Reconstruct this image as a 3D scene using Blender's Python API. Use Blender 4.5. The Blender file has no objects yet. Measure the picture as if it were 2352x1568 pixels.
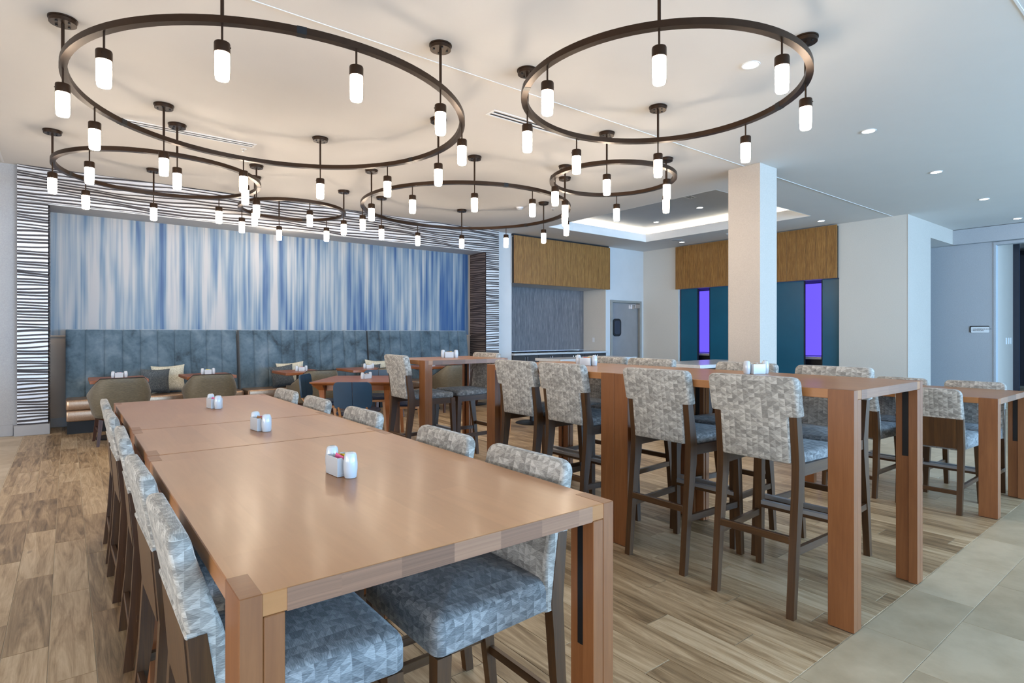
import bpy, math, random
from math import sin, cos, pi, radians, atan2, hypot, floor
from mathutils import Vector, Matrix
random.seed(7)
SC = bpy.context.scene
COL = SC.collection

# ------------------------------------------------------------------ camera, world, big lights, exposure
cam_d = bpy.data.cameras.new('camera'); cam = bpy.data.objects.new('camera', cam_d); COL.objects.link(cam)
cam.location = (0, 0, 1.317); cam.rotation_euler = (pi/2, 0, -radians(38.0))
cam_d.sensor_fit = 'HORIZONTAL'; cam_d.sensor_width = 36.0; cam_d.lens = 1307.0/2352*36.0
cam_d.shift_y = -18.0/2352; cam_d.clip_start = 0.05; cam_d.clip_end = 200
SC.camera = cam

W = bpy.data.worlds.new('world'); SC.world = W; W.use_nodes = True
bg = W.node_tree.nodes['Background']; bg.inputs[0].default_value = (0.42, 0.62, 1.0, 1); bg.inputs[1].default_value = 1.2

def area_light(name, loc, rot, sx, sy, power, col):
    d = bpy.data.lights.new(name, 'AREA'); d.shape = 'RECTANGLE'; d.size = sx; d.size_y = sy; d.energy = power; d.color = col
    o = bpy.data.objects.new(name, d); COL.objects.link(o); o.location = loc; o.rotation_euler = rot
    return o
# daylight entering through the window wall behind the camera (facing +Y into the room)
DAY = (0.36, 0.65, 1.0)
for i, (xc, wx, pw) in enumerate(((-3.0, 4.0, 90), (2.0, 5.0, 300), (8.0, 6.0, 640), (14.5, 6.0, 820))):
    area_light('window_daylight', (xc, -8.8, 1.75), (pi/2, 0, 0), wx, 2.6, pw, DAY)
# added warm fill lights on the unseen side of the room, facing +X
for yc in (-5.2, -.4, 4.4):
    area_light('side_fill', (-10.85, yc, 1.75), (pi/2, 0, -pi/2), 4.2, 2.6, 175, (1.0, .95, .88))
SHADE_EMIT = 23.0
SC.view_settings.view_transform = 'Standard'; SC.view_settings.look = 'None'
SC.view_settings.gamma = 1.0; SC.view_settings.use_curve_mapping = False
SC.view_settings.exposure = 0.98
SC.cycles.use_denoising = True
SC.cycles.max_bounces = 7; SC.cycles.diffuse_bounces = 4; SC.cycles.glossy_bounces = 3
SC.cycles.caustics_reflective = False; SC.cycles.caustics_refractive = False
SC.cycles.sample_clamp_indirect = 6.0

# ------------------------------------------------------------------ mesh helpers
class MB:
    def __init__(s): s.v = []; s.f = []; s.sm = []
    def add(s, vs, fs, smooth=False):
        b = len(s.v); s.v += [tuple(p) for p in vs]
        s.f += [tuple(b+i for i in f) for f in fs]; s.sm += [smooth]*len(fs)
        return s
    def box(s, x0, x1, y0, y1, z0, z1, c=0.0):
        if x0 > x1: x0, x1 = x1, x0
        if y0 > y1: y0, y1 = y1, y0
        if z0 > z1: z0, z1 = z1, z0
        c = min(c, (x1-x0)*.45, (y1-y0)*.45, (z1-z0)*.45)
        if c <= 0:
            vs = [(x, y, z) for z in (z0, z1) for y in (y0, y1) for x in (x0, x1)]
            fs = [(0,2,3,1), (4,5,7,6), (0,1,5,4), (2,6,7,3), (0,4,6,2), (1,3,7,5)]
            return s.add(vs, fs)
        vs = []; idx = {}
        X = (x0, x1); Y = (y0, y1); Z = (z0, z1)
        for i in (0,1):
            for j in (0,1):
                for k in (0,1):
                    dx = c if i == 0 else -c; dy = c if j == 0 else -c; dz = c if k == 0 else -c
                    idx[i,j,k,0] = len(vs); vs.append((X[i], Y[j]+dy, Z[k]+dz))
                    idx[i,j,k,1] = len(vs); vs.append((X[i]+dx, Y[j], Z[k]+dz))
                    idx[i,j,k,2] = len(vs); vs.append((X[i]+dx, Y[j]+dy, Z[k]))
        fs = []
        for i in (0,1):
            q = [idx[i,0,0,0], idx[i,1,0,0], idx[i,1,1,0], idx[i,0,1,0]]; fs.append(tuple(q if i else q[::-1]))
            q = [idx[0,i,0,1], idx[1,i,0,1], idx[1,i,1,1], idx[0,i,1,1]]; fs.append(tuple(q[::-1] if i else q))
            q = [idx[0,0,i,2], idx[1,0,i,2], idx[1,1,i,2], idx[0,1,i,2]]; fs.append(tuple(q if i else q[::-1]))
        cen = Vector(((x0+x1)/2, (y0+y1)/2, (z0+z1)/2))
        def orient(f):
            a, b, d = Vector(vs[f[0]]), Vector(vs[f[1]]), Vector(vs[f[2]])
            n = (b-a).cross(d-a); m = sum((Vector(vs[i]) for i in f), Vector())/len(f)
            return f if n.dot(m-cen) > 0 else f[::-1]
        for i in (0,1):
            for j in (0,1):
                fs.append(orient((idx[i,j,0,0], idx[i,j,1,0], idx[i,j,1,1], idx[i,j,0,1])))
                fs.append(orient((idx[i,0,j,0], idx[i,1,j,0], idx[i,1,j,2], idx[i,0,j,2])))
                fs.append(orient((idx[0,i,j,1], idx[1,i,j,1], idx[1,i,j,2], idx[0,i,j,2])))
                for k in (0,1): fs.append(orient((idx[i,j,k,0], idx[i,j,k,1], idx[i,j,k,2])))
        return s.add(vs, fs)
    def loft(s, rings, smooth=True, cap=True):
        """rings: equal-length point loops, ordered counter-clockwise seen from the far end"""
        n = len(rings[0]); vs = [p for r in rings for p in r]; fs = []
        for k in range(len(rings)-1):
            a, b = k*n, (k+1)*n
            for i in range(n):
                j = (i+1) % n; fs.append((a+i, a+j, b+j, b+i))
        s.add(vs, fs, smooth)
        if cap:
            b = len(s.v)-len(vs)
            s.f.append(tuple(b+i for i in range(n))[::-1]); s.sm.append(False)
            s.f.append(tuple(b+(len(rings)-1)*n+i for i in range(n))); s.sm.append(False)
        return s
    def lathe(s, prof, cx=0, cy=0, n=24, smooth=True):
        """prof: (radius, z) from bottom to top"""
        return s.loft([[(cx+r*cos(2*pi*i/n), cy+r*sin(2*pi*i/n), z) for i in range(n)] for r, z in prof], smooth)
    def tube(s, a, b, r, n=10, r2=None):
        a, b = Vector(a), Vector(b); d = (b-a).normalized()
        u = d.orthogonal().normalized(); w = d.cross(u); r2 = r if r2 is None else r2
        return s.loft([[tuple(p + (u*cos(2*pi*i/n)+w*sin(2*pi*i/n))*q) for i in range(n)] for p, q in ((a, r), (b, r2))])
    def grid(s, P, smooth=True):
        """P[i][j] points"""
        n, m = len(P), len(P[0]); vs = [p for r in P for p in r]
        fs = [(i*m+j, i*m+j+1, (i+1)*m+j+1, (i+1)*m+j) for i in range(n-1) for j in range(m-1)]
        return s.add(vs, fs, smooth)
    def mesh(s, name, grain=None, sharp=35):
        me = bpy.data.meshes.new(name); me.from_pydata(s.v, [], s.f)
        uv = me.uv_layers.new(name='UVMap').data
        V = s.v
        for p in me.polygons:
            nx, ny, nz = abs(p.normal[0]), abs(p.normal[1]), abs(p.normal[2])
            ax = 0 if nx >= ny and nx >= nz else (1 if ny >= nz else 2)
            o = [k for k in (0,1,2) if k != ax]
            if grain is not None and grain in o: o = [grain] + [k for k in o if k != grain]
            elif grain is None and ax != 2: o = o
            for li in p.loop_indices:
                q = V[me.loops[li].vertex_index]; uv[li].uv = (q[o[0]], q[o[1]])
        me.polygons.foreach_set('use_smooth', s.sm); me.update()
        if any(s.sm): me.set_sharp_from_angle(angle=radians(sharp))
        return me

def rrect(cx, cy, z, hx, hy, r, seg=4):
    r = min(r, hx*.98, hy*.98); pts = []
    for qx, qy, a0 in ((1,1,0), (-1,1,90), (-1,-1,180), (1,-1,270)):
        for k in range(seg+1):
            a = radians(a0 + 90*k/seg); pts.append((cx+qx*(hx-r)+r*cos(a), cy+qy*(hy-r)+r*sin(a), z))
    return pts
def rect(cx, cy, z, hx, hy): return [(cx+hx, cy+hy, z), (cx-hx, cy+hy, z), (cx-hx, cy-hy, z), (cx+hx, cy-hy, z)]

def obj(name, mb, mat, parent=None, grain=None, sharp=35, label=None, kind=None):
    me = mb.mesh(name, grain, sharp) if isinstance(mb, MB) else mb
    o = bpy.data.objects.new(name, me); COL.objects.link(o)
    if mat is not None and not me.materials: me.materials.append(mat)
    if parent is not None: o.parent = parent
    if label: o['label'] = label
    if kind: o['kind'] = kind
    return o
def tag(o, label, cat, group=None, kind=None):
    o['label'] = label; o['category'] = cat
    if group: o['group'] = group
    if kind: o['kind'] = kind
    return o
def thing(name, label, cat, loc=(0,0,0), rz=0.0, group=None):
    o = bpy.data.objects.new(name, None); COL.objects.link(o); o.empty_display_size = .1
    o.location = loc; o.rotation_euler = (0,0,rz); return tag(o, label, cat, group)
KIDS = {}
def dup(root, loc, rz, label, group=None):
    def rec(o, parent):
        c = o.copy(); COL.objects.link(c)
        if parent is not None: c.parent = parent
        for ch in list(o.children): rec(ch, c)
        return c
    r = rec(root, None); r.location = loc; r.rotation_euler = (0,0,rz); r['label'] = label
    if group: r['group'] = group
    return r
def struct(name, mb, mat, label, cat, parent=None, grain=None):
    o = obj(name, mb, mat, parent, grain)
    if parent is None: tag(o, label, cat, kind='structure')
    return o

# ------------------------------------------------------------------ materials
def lin(c):
    return tuple(((x/255)/12.92 if x <= 10 else (((x/255)+.055)/1.055)**2.4) for x in c) + (1,)
class NT:
    def __init__(s, name):
        s.m = bpy.data.materials.new(name); s.m.use_nodes = True; s.t = s.m.node_tree; s.n = s.t.nodes; s.l = s.t.links
        s.b = s.n['Principled BSDF']
    def node(s, t, **kw):
        o = s.n.new(t)
        for k, v in kw.items(): setattr(o, k, v)
        return o
    def put(s, sock, v):
        if hasattr(v, 'is_output') or isinstance(v, bpy.types.NodeSocket): s.l.new(v, sock)
        else: sock.default_value = v
    def math(s, op, a, b=0.0, c=None):
        o = s.node('ShaderNodeMath', operation=op); s.put(o.inputs[0], a); s.put(o.inputs[1], b)
        if c is not None: s.put(o.inputs[2], c)
        return o.outputs[0]
    def uv(s):
        o = s.node('ShaderNodeTexCoord'); return o.outputs['UV']
    def objco(s):
        o = s.node('ShaderNodeTexCoord'); return o.outputs['Object']
    def rnd(s):
        o = s.node('ShaderNodeObjectInfo'); return o.outputs['Random']
    def sep(s, v):
        o = s.node('ShaderNodeSeparateXYZ'); s.put(o.inputs[0], v); return o.outputs
    def comb(s, x=0.0, y=0.0, z=0.0):
        o = s.node('ShaderNodeCombineXYZ'); s.put(o.inputs[0], x); s.put(o.inputs[1], y); s.put(o.inputs[2], z); return o.outputs[0]
    def noise(s, vec, scale=5.0, detail=3.0, rough=.55, dist=0.0):
        o = s.node('ShaderNodeTexNoise'); s.put(o.inputs['Vector'], vec); o.inputs['Scale'].default_value = scale
        o.inputs['Detail'].default_value = detail; o.inputs['Roughness'].default_value = rough; o.inputs['Distortion'].default_value = dist
        return o.outputs[0]
    def white(s, vec):
        o = s.node('ShaderNodeTexWhiteNoise', noise_dimensions='3D'); s.put(o.inputs['Vector'], vec); return o.outputs['Value']
    def ramp(s, fac, stops, interp='LINEAR'):
        o = s.node('ShaderNodeValToRGB'); o.color_ramp.interpolation = interp; e = o.color_ramp.elements
        while len(e) < len(stops): e.new(.5)
        for k, (p, c) in enumerate(stops): e[k].position = p; e[k].color = c if len(c) == 4 else tuple(c)+(1,)
        s.put(o.inputs[0], fac); return o.outputs[0]
    def mix(s, fac, a, b, mode='MIX'):
        o = s.node('ShaderNodeMix', data_type='RGBA', blend_type=mode); s.put(o.inputs[0], fac); s.put(o.inputs[6], a); s.put(o.inputs[7], b)
        return o.outputs[2]
    def bump(s, h, strength=.3, dist=.002):
        o = s.node('ShaderNodeBump'); o.inputs['Strength'].default_value = strength; o.inputs['Distance'].default_value = dist
        s.put(o.inputs['Height'], h); s.l.new(o.outputs[0], s.b.inputs['Normal'])
    def done(s, col=None, rough=None, metal=None, **kw):
        if col is not None: s.put(s.b.inputs['Base Color'], col)
        if rough is not None: s.put(s.b.inputs['Roughness'], rough)
        if metal is not None: s.put(s.b.inputs['Metallic'], metal)
        for k, v in kw.items(): s.put(s.b.inputs[k.replace('_', ' ')], v)
        return s.m
def plain(name, c, rough=.5, metal=0.0, var=.06, scale=6.0, spec=None):
    """one colour with a slight procedural mottling"""
    t = NT(name); f = t.noise(t.objco(), scale, 3)
    d = tuple(max(0, x-var*x) for x in lin(c)[:3])+(1,); u = tuple(min(1, x+var*x) for x in lin(c)[:3])+(1,)
    kw = {} if spec is None else {'Specular_IOR_Level': spec}
    return t.done(t.ramp(f, [(.3, d), (.7, u)]), rough, metal, **kw)
def emis(name, col, strength):
    t = NT(name); return t.done((0,0,0,1), .5, Emission_Color=col if len(col) == 4 else tuple(col)+(1,), Emission_Strength=strength)

def wood(name, dark, mid, light, rough=.4, stave=0.0, stretch=26.0, coat=0.0, grainmix=.6):
    t = NT(name); u = t.sep(t.uv()); r = t.rnd(); off = t.math('MULTIPLY', r, 37.0)
    x = t.math('ADD', u[0], off); y = u[1]
    v1 = t.comb(t.math('MULTIPLY', x, 1.3), t.math('MULTIPLY', y, stretch), off)
    n1 = t.noise(v1, 1.6, 5, .6, .6)
    v2 = t.comb(t.math('MULTIPLY', x, 3.0), t.math('MULTIPLY', y, stretch*7), off)
    n2 = t.noise(v2, 2.0, 3, .6)
    f = t.math('ADD', t.math('MULTIPLY', n1, grainmix), t.math('MULTIPLY', n2, 1-grainmix))
    if stave:
        k = t.math('FLOOR', t.math('DIVIDE', y, stave))
        w = t.white(t.comb(k, t.math('FLOOR', t.math('ADD', t.math('DIVIDE', x, 1.1), t.math('MULTIPLY', k, .37))), off))
        f = t.math('ADD', t.math('MULTIPLY', f, .8), t.math('MULTIPLY', w, .2))
    c = t.ramp(f, [(.28, lin(dark)), (.5, lin(mid)), (.72, lin(light))])
    t.bump(n2, .06, .001)
    return t.done(c, rough, Coat_Weight=coat, Coat_Roughness=.15)

M = {}
M['table'] = wood('maple_table_wood', (146,96,53), (154,103,59), (163,111,66), .34, stave=.115, stretch=6, coat=.08)
M['tleg'] = wood('maple_leg_wood', (112,66,32), (124,76,39), (137,88,49), .44, stretch=8, coat=.06)
M['chairwood'] = wood('walnut_stained_wood', (48,29,13), (70,44,20), (90,60,29), .38, stretch=22, coat=.1)
M['chairdark'] = wood('dark_walnut_wood', (46,26,18), (68,40,27), (86,54,38), .4, stretch=22)
def endgrain():
    t = NT('maple_end_grain'); u = t.sep(t.uv()); off = t.math('MULTIPLY', t.rnd(), 17.0)
    x = t.math('DIVIDE', u[0], .128); k = t.math('FLOOR', t.math('ADD', x, .3)); fx = t.math('SUBTRACT', t.math('FRACT', t.math('ADD', x, .3)), .5)
    r = t.white(t.comb(k, off, .7)); r2 = t.white(t.comb(k, off, 5.7))
    dy = t.math('ADD', t.math('MULTIPLY', u[1], 16.0), t.math('MULTIPLY', t.math('SUBTRACT', r, .5), 30.0))
    dd = t.math('POWER', t.math('ADD', t.math('MULTIPLY', fx, fx), t.math('MULTIPLY', dy, dy)), .5)
    rings = t.noise(t.comb(t.math('MULTIPLY', dd, 9.0), k, off), 1.6, 3, .6)
    f = t.math('ADD', t.math('MULTIPLY', rings, .55), t.math('MULTIPLY', r2, .45))
    return t.done(t.ramp(f, [(.2, lin((96,66,46))), (.5, lin((128,90,66))), (.8, lin((150,110,82)))]), .42)
M['endgrain'] = endgrain()
M['oak'] = wood('light_oak_wood', (150,100,58), (178,124,78), (196,146,98), .45, stretch=20)
M['cherry'] = wood('cherry_table_wood', (118,64,30), (142,82,40), (160,97,52), .35, stretch=14, coat=.1)
M['zebra'] = wood('zebrano_veneer', (96,60,20), (140,96,42), (178,132,70), .5, stretch=30, grainmix=.3)
M['zebra'].node_tree.nodes['Color Ramp'].color_ramp.elements[0].position = .38
M['zebra'].node_tree.nodes['Color Ramp'].color_ramp.elements[2].position = .62

M['greylam'] = wood('grey_linear_laminate', (72,70,74), (112,109,112), (152,146,144), .5, stretch=30, grainmix=.35)
M['greylam'].node_tree.nodes['Color Ramp'].color_ramp.elements[0].position = .38
M['greylam'].node_tree.nodes['Color Ramp'].color_ramp.elements[2].position = .62

M['bronze'] = plain('oil_rubbed_bronze', (54,38,26), .4, .75, .15, 9)
M['black'] = plain('black_metal', (18,18,20), .45, .3)
M['blackmat'] = plain('matte_black', (14,15,18), .6)
M['blackplastic'] = plain('black_laminate', (20,20,24), .35)
M['ceil'] = plain('ceiling_paint', (216,213,210), .9, 0, .012, 2)
M['ceilgrey'] = plain('coffer_dimmed_white', (186,188,192), .9, 0, .02, 2)  # tray ceiling's dimmer light put into a greyer white
M['trimwhite'] = plain('white_trim', (226,226,226), .6, 0, .02)
M['wallwhite'] = plain('white_wall_paint', (206,206,206), .85, 0, .02, 3)
M['base'] = plain('grey_baseboard', (158,156,156), .6, 0, .03)
M['steel'] = plain('brushed_steel', (172,175,180), .36, .7, .06, 3)
M['framegrey'] = plain('door_frame_paint', (146,144,138), .5)
M['rubber'] = plain('black_rubber', (18,20,24), .6)
M['chrome'] = plain('chrome', (200,200,205), .2, 1.0, .02)
M['ceramic'] = plain('white_ceramic', (192,196,200), .12, 0, .01, 3)
M['steeltop'] = plain('perforated_cap', (200,198,190), .3, .6)
M['stonetop'] = plain('quartz_top', (196,198,200), .18, 0, .05, 22)
M['cabdark'] = plain('dark_cabinet', (58,52,50), .5)
M['cream'] = plain('cream_panel', (214,200,182), .6)
M['wain'] = plain('tan_wainscot', (176,158,142), .7, 0, .03)
M['navy'] = plain('navy_vinyl', (18,54,78), .42, 0, .1, 4)
M['navyseat'] = plain('navy_seat_vinyl', (24,36,58), .45, 0, .1, 4)
M['teal'] = plain('teal_panel', (16,86,112), .3, 0, .08, 1.5)
M['purple'] = emis('purple_backlight', (.15, .10, 1.0), .62)
M['led'] = emis('cove_led', (1.0, .88, .68), 15.0)
M['down'] = emis('downlight_lens', (1.0, .93, .85), 7.0)
M['shade'] = emis('lit_opal_glass', (1.0, .83, .64), SHADE_EMIT)
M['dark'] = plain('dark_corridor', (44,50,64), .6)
M['signwhite'] = plain('sign_white', (222,224,226), .4, 0, .01)
M['ink'] = plain('sign_ink', (40,42,48), .5)
M['yellow'] = plain('yellow_paper', (214,196,40), .6)
M['pink'] = plain('pink_paper', (216,86,140), .6)
M['brownpaper'] = plain('brown_paper', (150,104,64), .6)
M['whitepaper'] = plain('white_paper', (226,224,216), .6)
M['redpaper'] = plain('red_paper', (196,66,52), .6)
M['pad'] = plain('grey_felt', (70,70,72), .8)
M['grout'] = plain('grout', (204,192,172), .9, 0, .05)

def vinyl():
    t = NT('bronze_metallic_vinyl'); n = t.noise(t.objco(), 60, 2); t.bump(n, .12, .001)
    return t.done(t.ramp(n, [(.3, lin((168,138,114))), (.7, lin((186,156,130)))]), .3, .72)
M['vinyl'] = vinyl()
def ribmat():
    t = NT('pearl_rib_laminate'); n = t.noise(t.objco(), 3, 2)
    return t.done(t.ramp(n, [(.3, lin((206,202,202))), (.7, lin((222,218,216)))]), .34, .35)
M['rib'] = ribmat()
M['ribdark'] = plain('dark_rib_backing', (52,44,44), .6)
M['ribrev'] = plain('shaded_rib_reveal', (118,106,102), .5, .3)  # same ribs as the front; the reveals' shade is put into the colour

def wallcover(name, a, b):
    t = NT(name); u = t.objco()
    n = t.noise(u, 90, 3, .6); n2 = t.noise(u, 2.2, 2)
    c = t.mix(t.math('MULTIPLY', n2, .5), t.ramp(n, [(.3, lin(a)), (.7, lin(b))]), lin(b)); t.bump(n, .25, .0015)
    return t.done(c, .8)
M['pillar'] = wallcover('linen_wallcovering', (176,166,156), (192,182,172))
M['wallgrey'] = wallcover('grey_wallcovering', (150,148,148), (166,164,163))
M['wallbeige'] = wallcover('beige_wallcovering', (202,197,188), (214,209,200))
M['hallgrey'] = wallcover('hall_wallcovering', (158,160,164), (174,176,180))

def fabric(name, cols, cw=.029, ch=.0205):
    """columns of woven cells, most of them split into two triangles of different tone"""
    t = NT(name); u = t.sep(t.uv()); off = t.math('MULTIPLY', t.rnd(), 11.0)
    x = t.math('DIVIDE', t.math('ADD', u[0], off), cw); cx = t.math('FLOOR', x); fx = t.math('FRACT', x)
    sh = t.white(t.comb(cx, 3.3, 1.7))
    v = t.math('ADD', t.math('DIVIDE', t.math('ADD', u[1], off), ch), t.math('MULTIPLY', t.math('FLOOR', t.math('MULTIPLY', sh, 4.0)), .25))
    row = t.math('FLOOR', v); fy = t.math('FRACT', v)
    r1 = t.white(t.comb(cx, row, .5)); r2 = t.white(t.comb(cx, row, 7.5))
    d1 = t.math('GREATER_THAN', fx, fy); d2 = t.math('GREATER_THAN', t.math('ADD', fx, fy), 1.0)
    sel = t.math('GREATER_THAN', r1, .5)
    tri = t.math('ADD', t.math('MULTIPLY', d1, sel), t.math('MULTIPLY', d2, t.math('SUBTRACT', 1.0, sel)))
    split = t.math('LESS_THAN', r2, .8)
    tri = t.math('MULTIPLY', tri, split)
    base = t.white(t.comb(cx, row, 2.5))
    tone = t.math('ADD', t.math('MULTIPLY', base, .62), t.math('MULTIPLY', tri, .38))
    th = t.noise(t.comb(t.math('MULTIPLY', u[0], 60.0), t.math('MULTIPLY', u[1], 560.0), 0.0), 1.0, 2, .6)
    f = t.math('ADD', t.math('MULTIPLY', tone, .8), t.math('MULTIPLY', t.math('SUBTRACT', th, .5), 1.5))
    f = t.math('ADD', f, .1)
    c = t.ramp(f, [(.05, lin(cols[0])), (.36, lin(cols[1])), (.62, lin(cols[2])), (.95, lin(cols[3]))])
    t.bump(th, .45, .0015)
    return t.done(c, .85, Sheen_Weight=.15)
M['fabric'] = fabric('triangle_weave_fabric', ((118,114,108), (142,138,131), (166,161,153), (192,187,179)))
M['shadefab'] = fabric('triangle_weave_shaded_fabric', ((86,87,89), (110,112,113), (132,133,133), (158,158,157)))  # same weave as the backs, with the seats' shade put into darker tones

def velvet():
    t = NT('teal_velvet'); u = t.objco(); s = t.sep(u)
    n = t.noise(t.comb(t.math('MULTIPLY', s[0], 1.6), s[1], t.math('MULTIPLY', s[2], 1.5)), 1.9, 4, .55, .7)
    n2 = t.noise(u, 26, 3)
    f = t.math('ADD', t.math('MULTIPLY', n, .82), t.math('MULTIPLY', n2, .18))
    c = t.ramp(f, [(.34, lin((30,46,56))), (.45, lin((62,82,94))), (.56, lin((80,98,110))), (.68, lin((102,116,126)))])
    return t.done(c, .75, Sheen_Weight=.5, Sheen_Roughness=.4)
M['velvet'] = velvet()
def tweed(name, a, b, c, scale=260):
    t = NT(name); n = t.noise(t.objco(), scale, 2, .7); t.bump(n, .5, .002)
    return t.done(t.ramp(n, [(.36, lin(a)), (.5, lin(b)), (.62, lin(c))]), .95)
M['tweed'] = tweed('charcoal_tweed', (28,34,42), (58,66,74), (120,124,122))
M['linen'] = tweed('cream_crosshatch_linen', (150,142,118), (192,186,166), (220,214,196), 150)
def barrelfab():
    t = NT('olive_woven_upholstery'); s = t.sep(t.objco())
    n = t.noise(t.comb(t.math('MULTIPLY', s[0], 30.0), t.math('MULTIPLY', s[1], 30.0), t.math('MULTIPLY', s[2], 420.0)), 1.0, 3, .6)
    t.bump(n, .2, .001)
    return t.done(t.ramp(n, [(.3, lin((76,66,48))), (.5, lin((94,84,64))), (.7, lin((116,104,82)))]), .55, Sheen_Weight=.2)
M['barrel'] = barrelfab()

def plankmat():
    t = NT('wood_look_plank_tile'); u = t.sep(t.uv())
    g = t.node('ShaderNodeNewGeometry'); r = t.math('FRACT', t.math('ADD', t.math('MULTIPLY', t.rnd(), 7.13), g.outputs['Random Per Island']))
    off = t.math('MULTIPLY', r, 53.0)
    x = t.math('ADD', u[0], off); y = t.math('ADD', u[1], t.math('MULTIPLY', r, 9.0))
    n = t.noise(t.comb(t.math('MULTIPLY', x, 1.1), t.math('MULTIPLY', y, 11.0), off), 1.5, 5, .62, 1.6)
    n2 = t.noise(t.comb(t.math('MULTIPLY', x, 4.0), t.math('MULTIPLY', y, 130.0), off), 1.5, 3, .6)
    f = t.math('ADD', t.math('ADD', t.math('MULTIPLY', n, .72), t.math('MULTIPLY', n2, .2)), t.math('MULTIPLY', t.math('SUBTRACT', r, .5), .2))
    c = t.ramp(f, [(.27, lin((104,82,56))), (.4, lin((150,124,92))), (.52, lin((182,156,122))), (.68, lin((210,188,156)))])
    kn = t.noise(t.comb(t.math('MULTIPLY', x, 2.4), t.math('MULTIPLY', y, 9.0), off), 1.7, 2)
    c = t.mix(t.ramp(kn, [(.68, (0,0,0,1)), (.78, (.55,.55,.55,1))]), c, lin((84,62,42)))
    t.bump(n2, .12, .001)
    return t.done(c, .42)
M['plank'] = plankmat()
def stonemat(name, a, b, c, rough=.4):
    t = NT(name); g = t.node('ShaderNodeNewGeometry'); r = t.math('FRACT', t.math('ADD', t.math('MULTIPLY', t.rnd(), 7.13), g.outputs['Random Per Island']))
    u = t.sep(t.uv()); off = t.math('MULTIPLY', r, 41.0)
    n = t.noise(t.comb(t.math('ADD', u[0], off), t.math('ADD', u[1], off), off), 6, 5, .6)
    f = t.math('ADD', t.math('MULTIPLY', n, .75), t.math('MULTIPLY', r, .25))
    return t.done(t.ramp(f, [(.32, lin(a)), (.5, lin(b)), (.68, lin(c))]), rough)
M['stone'] = stonemat('greige_stone_tile', (168,150,122), (182,164,136), (196,178,150), .45)
M['beigetile'] = stonemat('pale_oak_tile', (176,158,134), (188,171,148), (200,184,162), .5)

def mural():
    t = NT('blue_streak_mural'); s = t.sep(t.objco()); x, z = s[0], s[2]
    a = t.noise(t.comb(t.math('MULTIPLY', x, 3.0), 0.0, t.math('MULTIPLY', z, .16)), 2.2, 2, .5, 0.0)
    b = t.noise(t.comb(t.math('MULTIPLY', x, 12.0), 4.0, t.math('MULTIPLY', z, .20)), 1.5, 3, .55, 0.0)
    w = t.noise(t.comb(t.math('MULTIPLY', x, 5.0), 9.0, t.math('MULTIPLY', z, .9)), 1.3, 2, .5, 0.0)
    f = t.math('ADD', t.math('ADD', t.math('MULTIPLY', a, .52), t.math('MULTIPLY', b, .36)), t.math('MULTIPLY', w, .12))
    k = t.math('MULTIPLY', t.math('SUBTRACT', x, 3.0), .012)      # the print turns bluer towards its right end
    f = t.math('SUBTRACT', f, k)
    deep = t.mix(t.math('MULTIPLY', t.math('SUBTRACT', x, 1.0), .17), lin((44,70,112)), lin((22,74,128)))
    c = t.ramp(f, [(.37, lin((52,78,116))), (.43, lin((80,104,134))), (.475, lin((112,130,146))), (.52, lin((142,150,156))), (.58, lin((172,168,166)))])
    c = t.mix(t.ramp(f, [(.33, (1,1,1,1)), (.44, (0,0,0,1))]), c, deep)
    return t.done(c, .6)
M['mural'] = mural()
def glassmat(name, col, rough=.05, alpha=1.0):
    t = NT(name); return t.done(col, rough, 0.0, Transmission_Weight=.9)
M['glass'] = glassmat('window_glass', (.85, .93, 1.0, 1))

# ------------------------------------------------------------------ room shell
CZ = 3.5
def wbox(*a): return MB().box(*a)
# floor: base slab with planks and tiles laid on it
fl = struct('floor', wbox(-11.2, 20, -9.2, 11.4, -.12, -.0025), M['grout'], 'wood look plank floor bordered by pale stone tile', 'floor')
PW, PL, X0 = .1522, .914, -.061
def plank_mb(w, l, z0=-.006, h=.006): return MB().box(0, w, 0, l, z0, z0+h, .0008)
cells = []
kx = 0
XW0, XW1, YW0, YW1 = -.440, 6.25, 1.046, 10.24
k0 = floor((XW0-X0)/PW)
k = k0
while X0+k*PW < XW1-.01:
    xa = max(XW0, X0+k*PW); xb = min(XW1, X0+(k+1)*PW)
    y = YW0 - ((k*.3717+.13) % 1.0)*PL
    while y < YW1:
        ya, yb = max(y, YW0), min(y+PL, YW1)
        if yb-ya > .03: cells.append((xa+.0014, xb-.0014, ya+.0014, yb-.0014))
        y += PL
    k += 1
def seen_key(c):
    x, y = (c[0]+c[1])/2, (c[2]+c[3])/2
    d = x*.6157+y*.788; u = (x*.788-y*.6157)/max(d, .05)
    hid = (abs(u) > .95) or d < 1.2 or (6.3 < y and 0 < x and y > 9.4)
    return (hid, hypot(x, y))
cells.sort(key=seen_key)
cache = {}
for c in cells[:298]:
    key = (round(c[1]-c[0], 3), round(c[3]-c[2], 3))
    if key not in cache:
        cache[key] = plank_mb(c[1]-c[0], c[3]-c[2]).mesh('plank', 1); cache[key].materials.append(M['plank'])
    o = obj('plank', cache[key], None, fl); o.location = (c[0], c[2], 0)
mb = MB()
for c in cells[298:]: mb.box(c[0], c[1], c[2], c[3], -.006, 0, .0008)
obj('planks', mb, M['plank'], fl, grain=1, kind='stuff')
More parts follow.
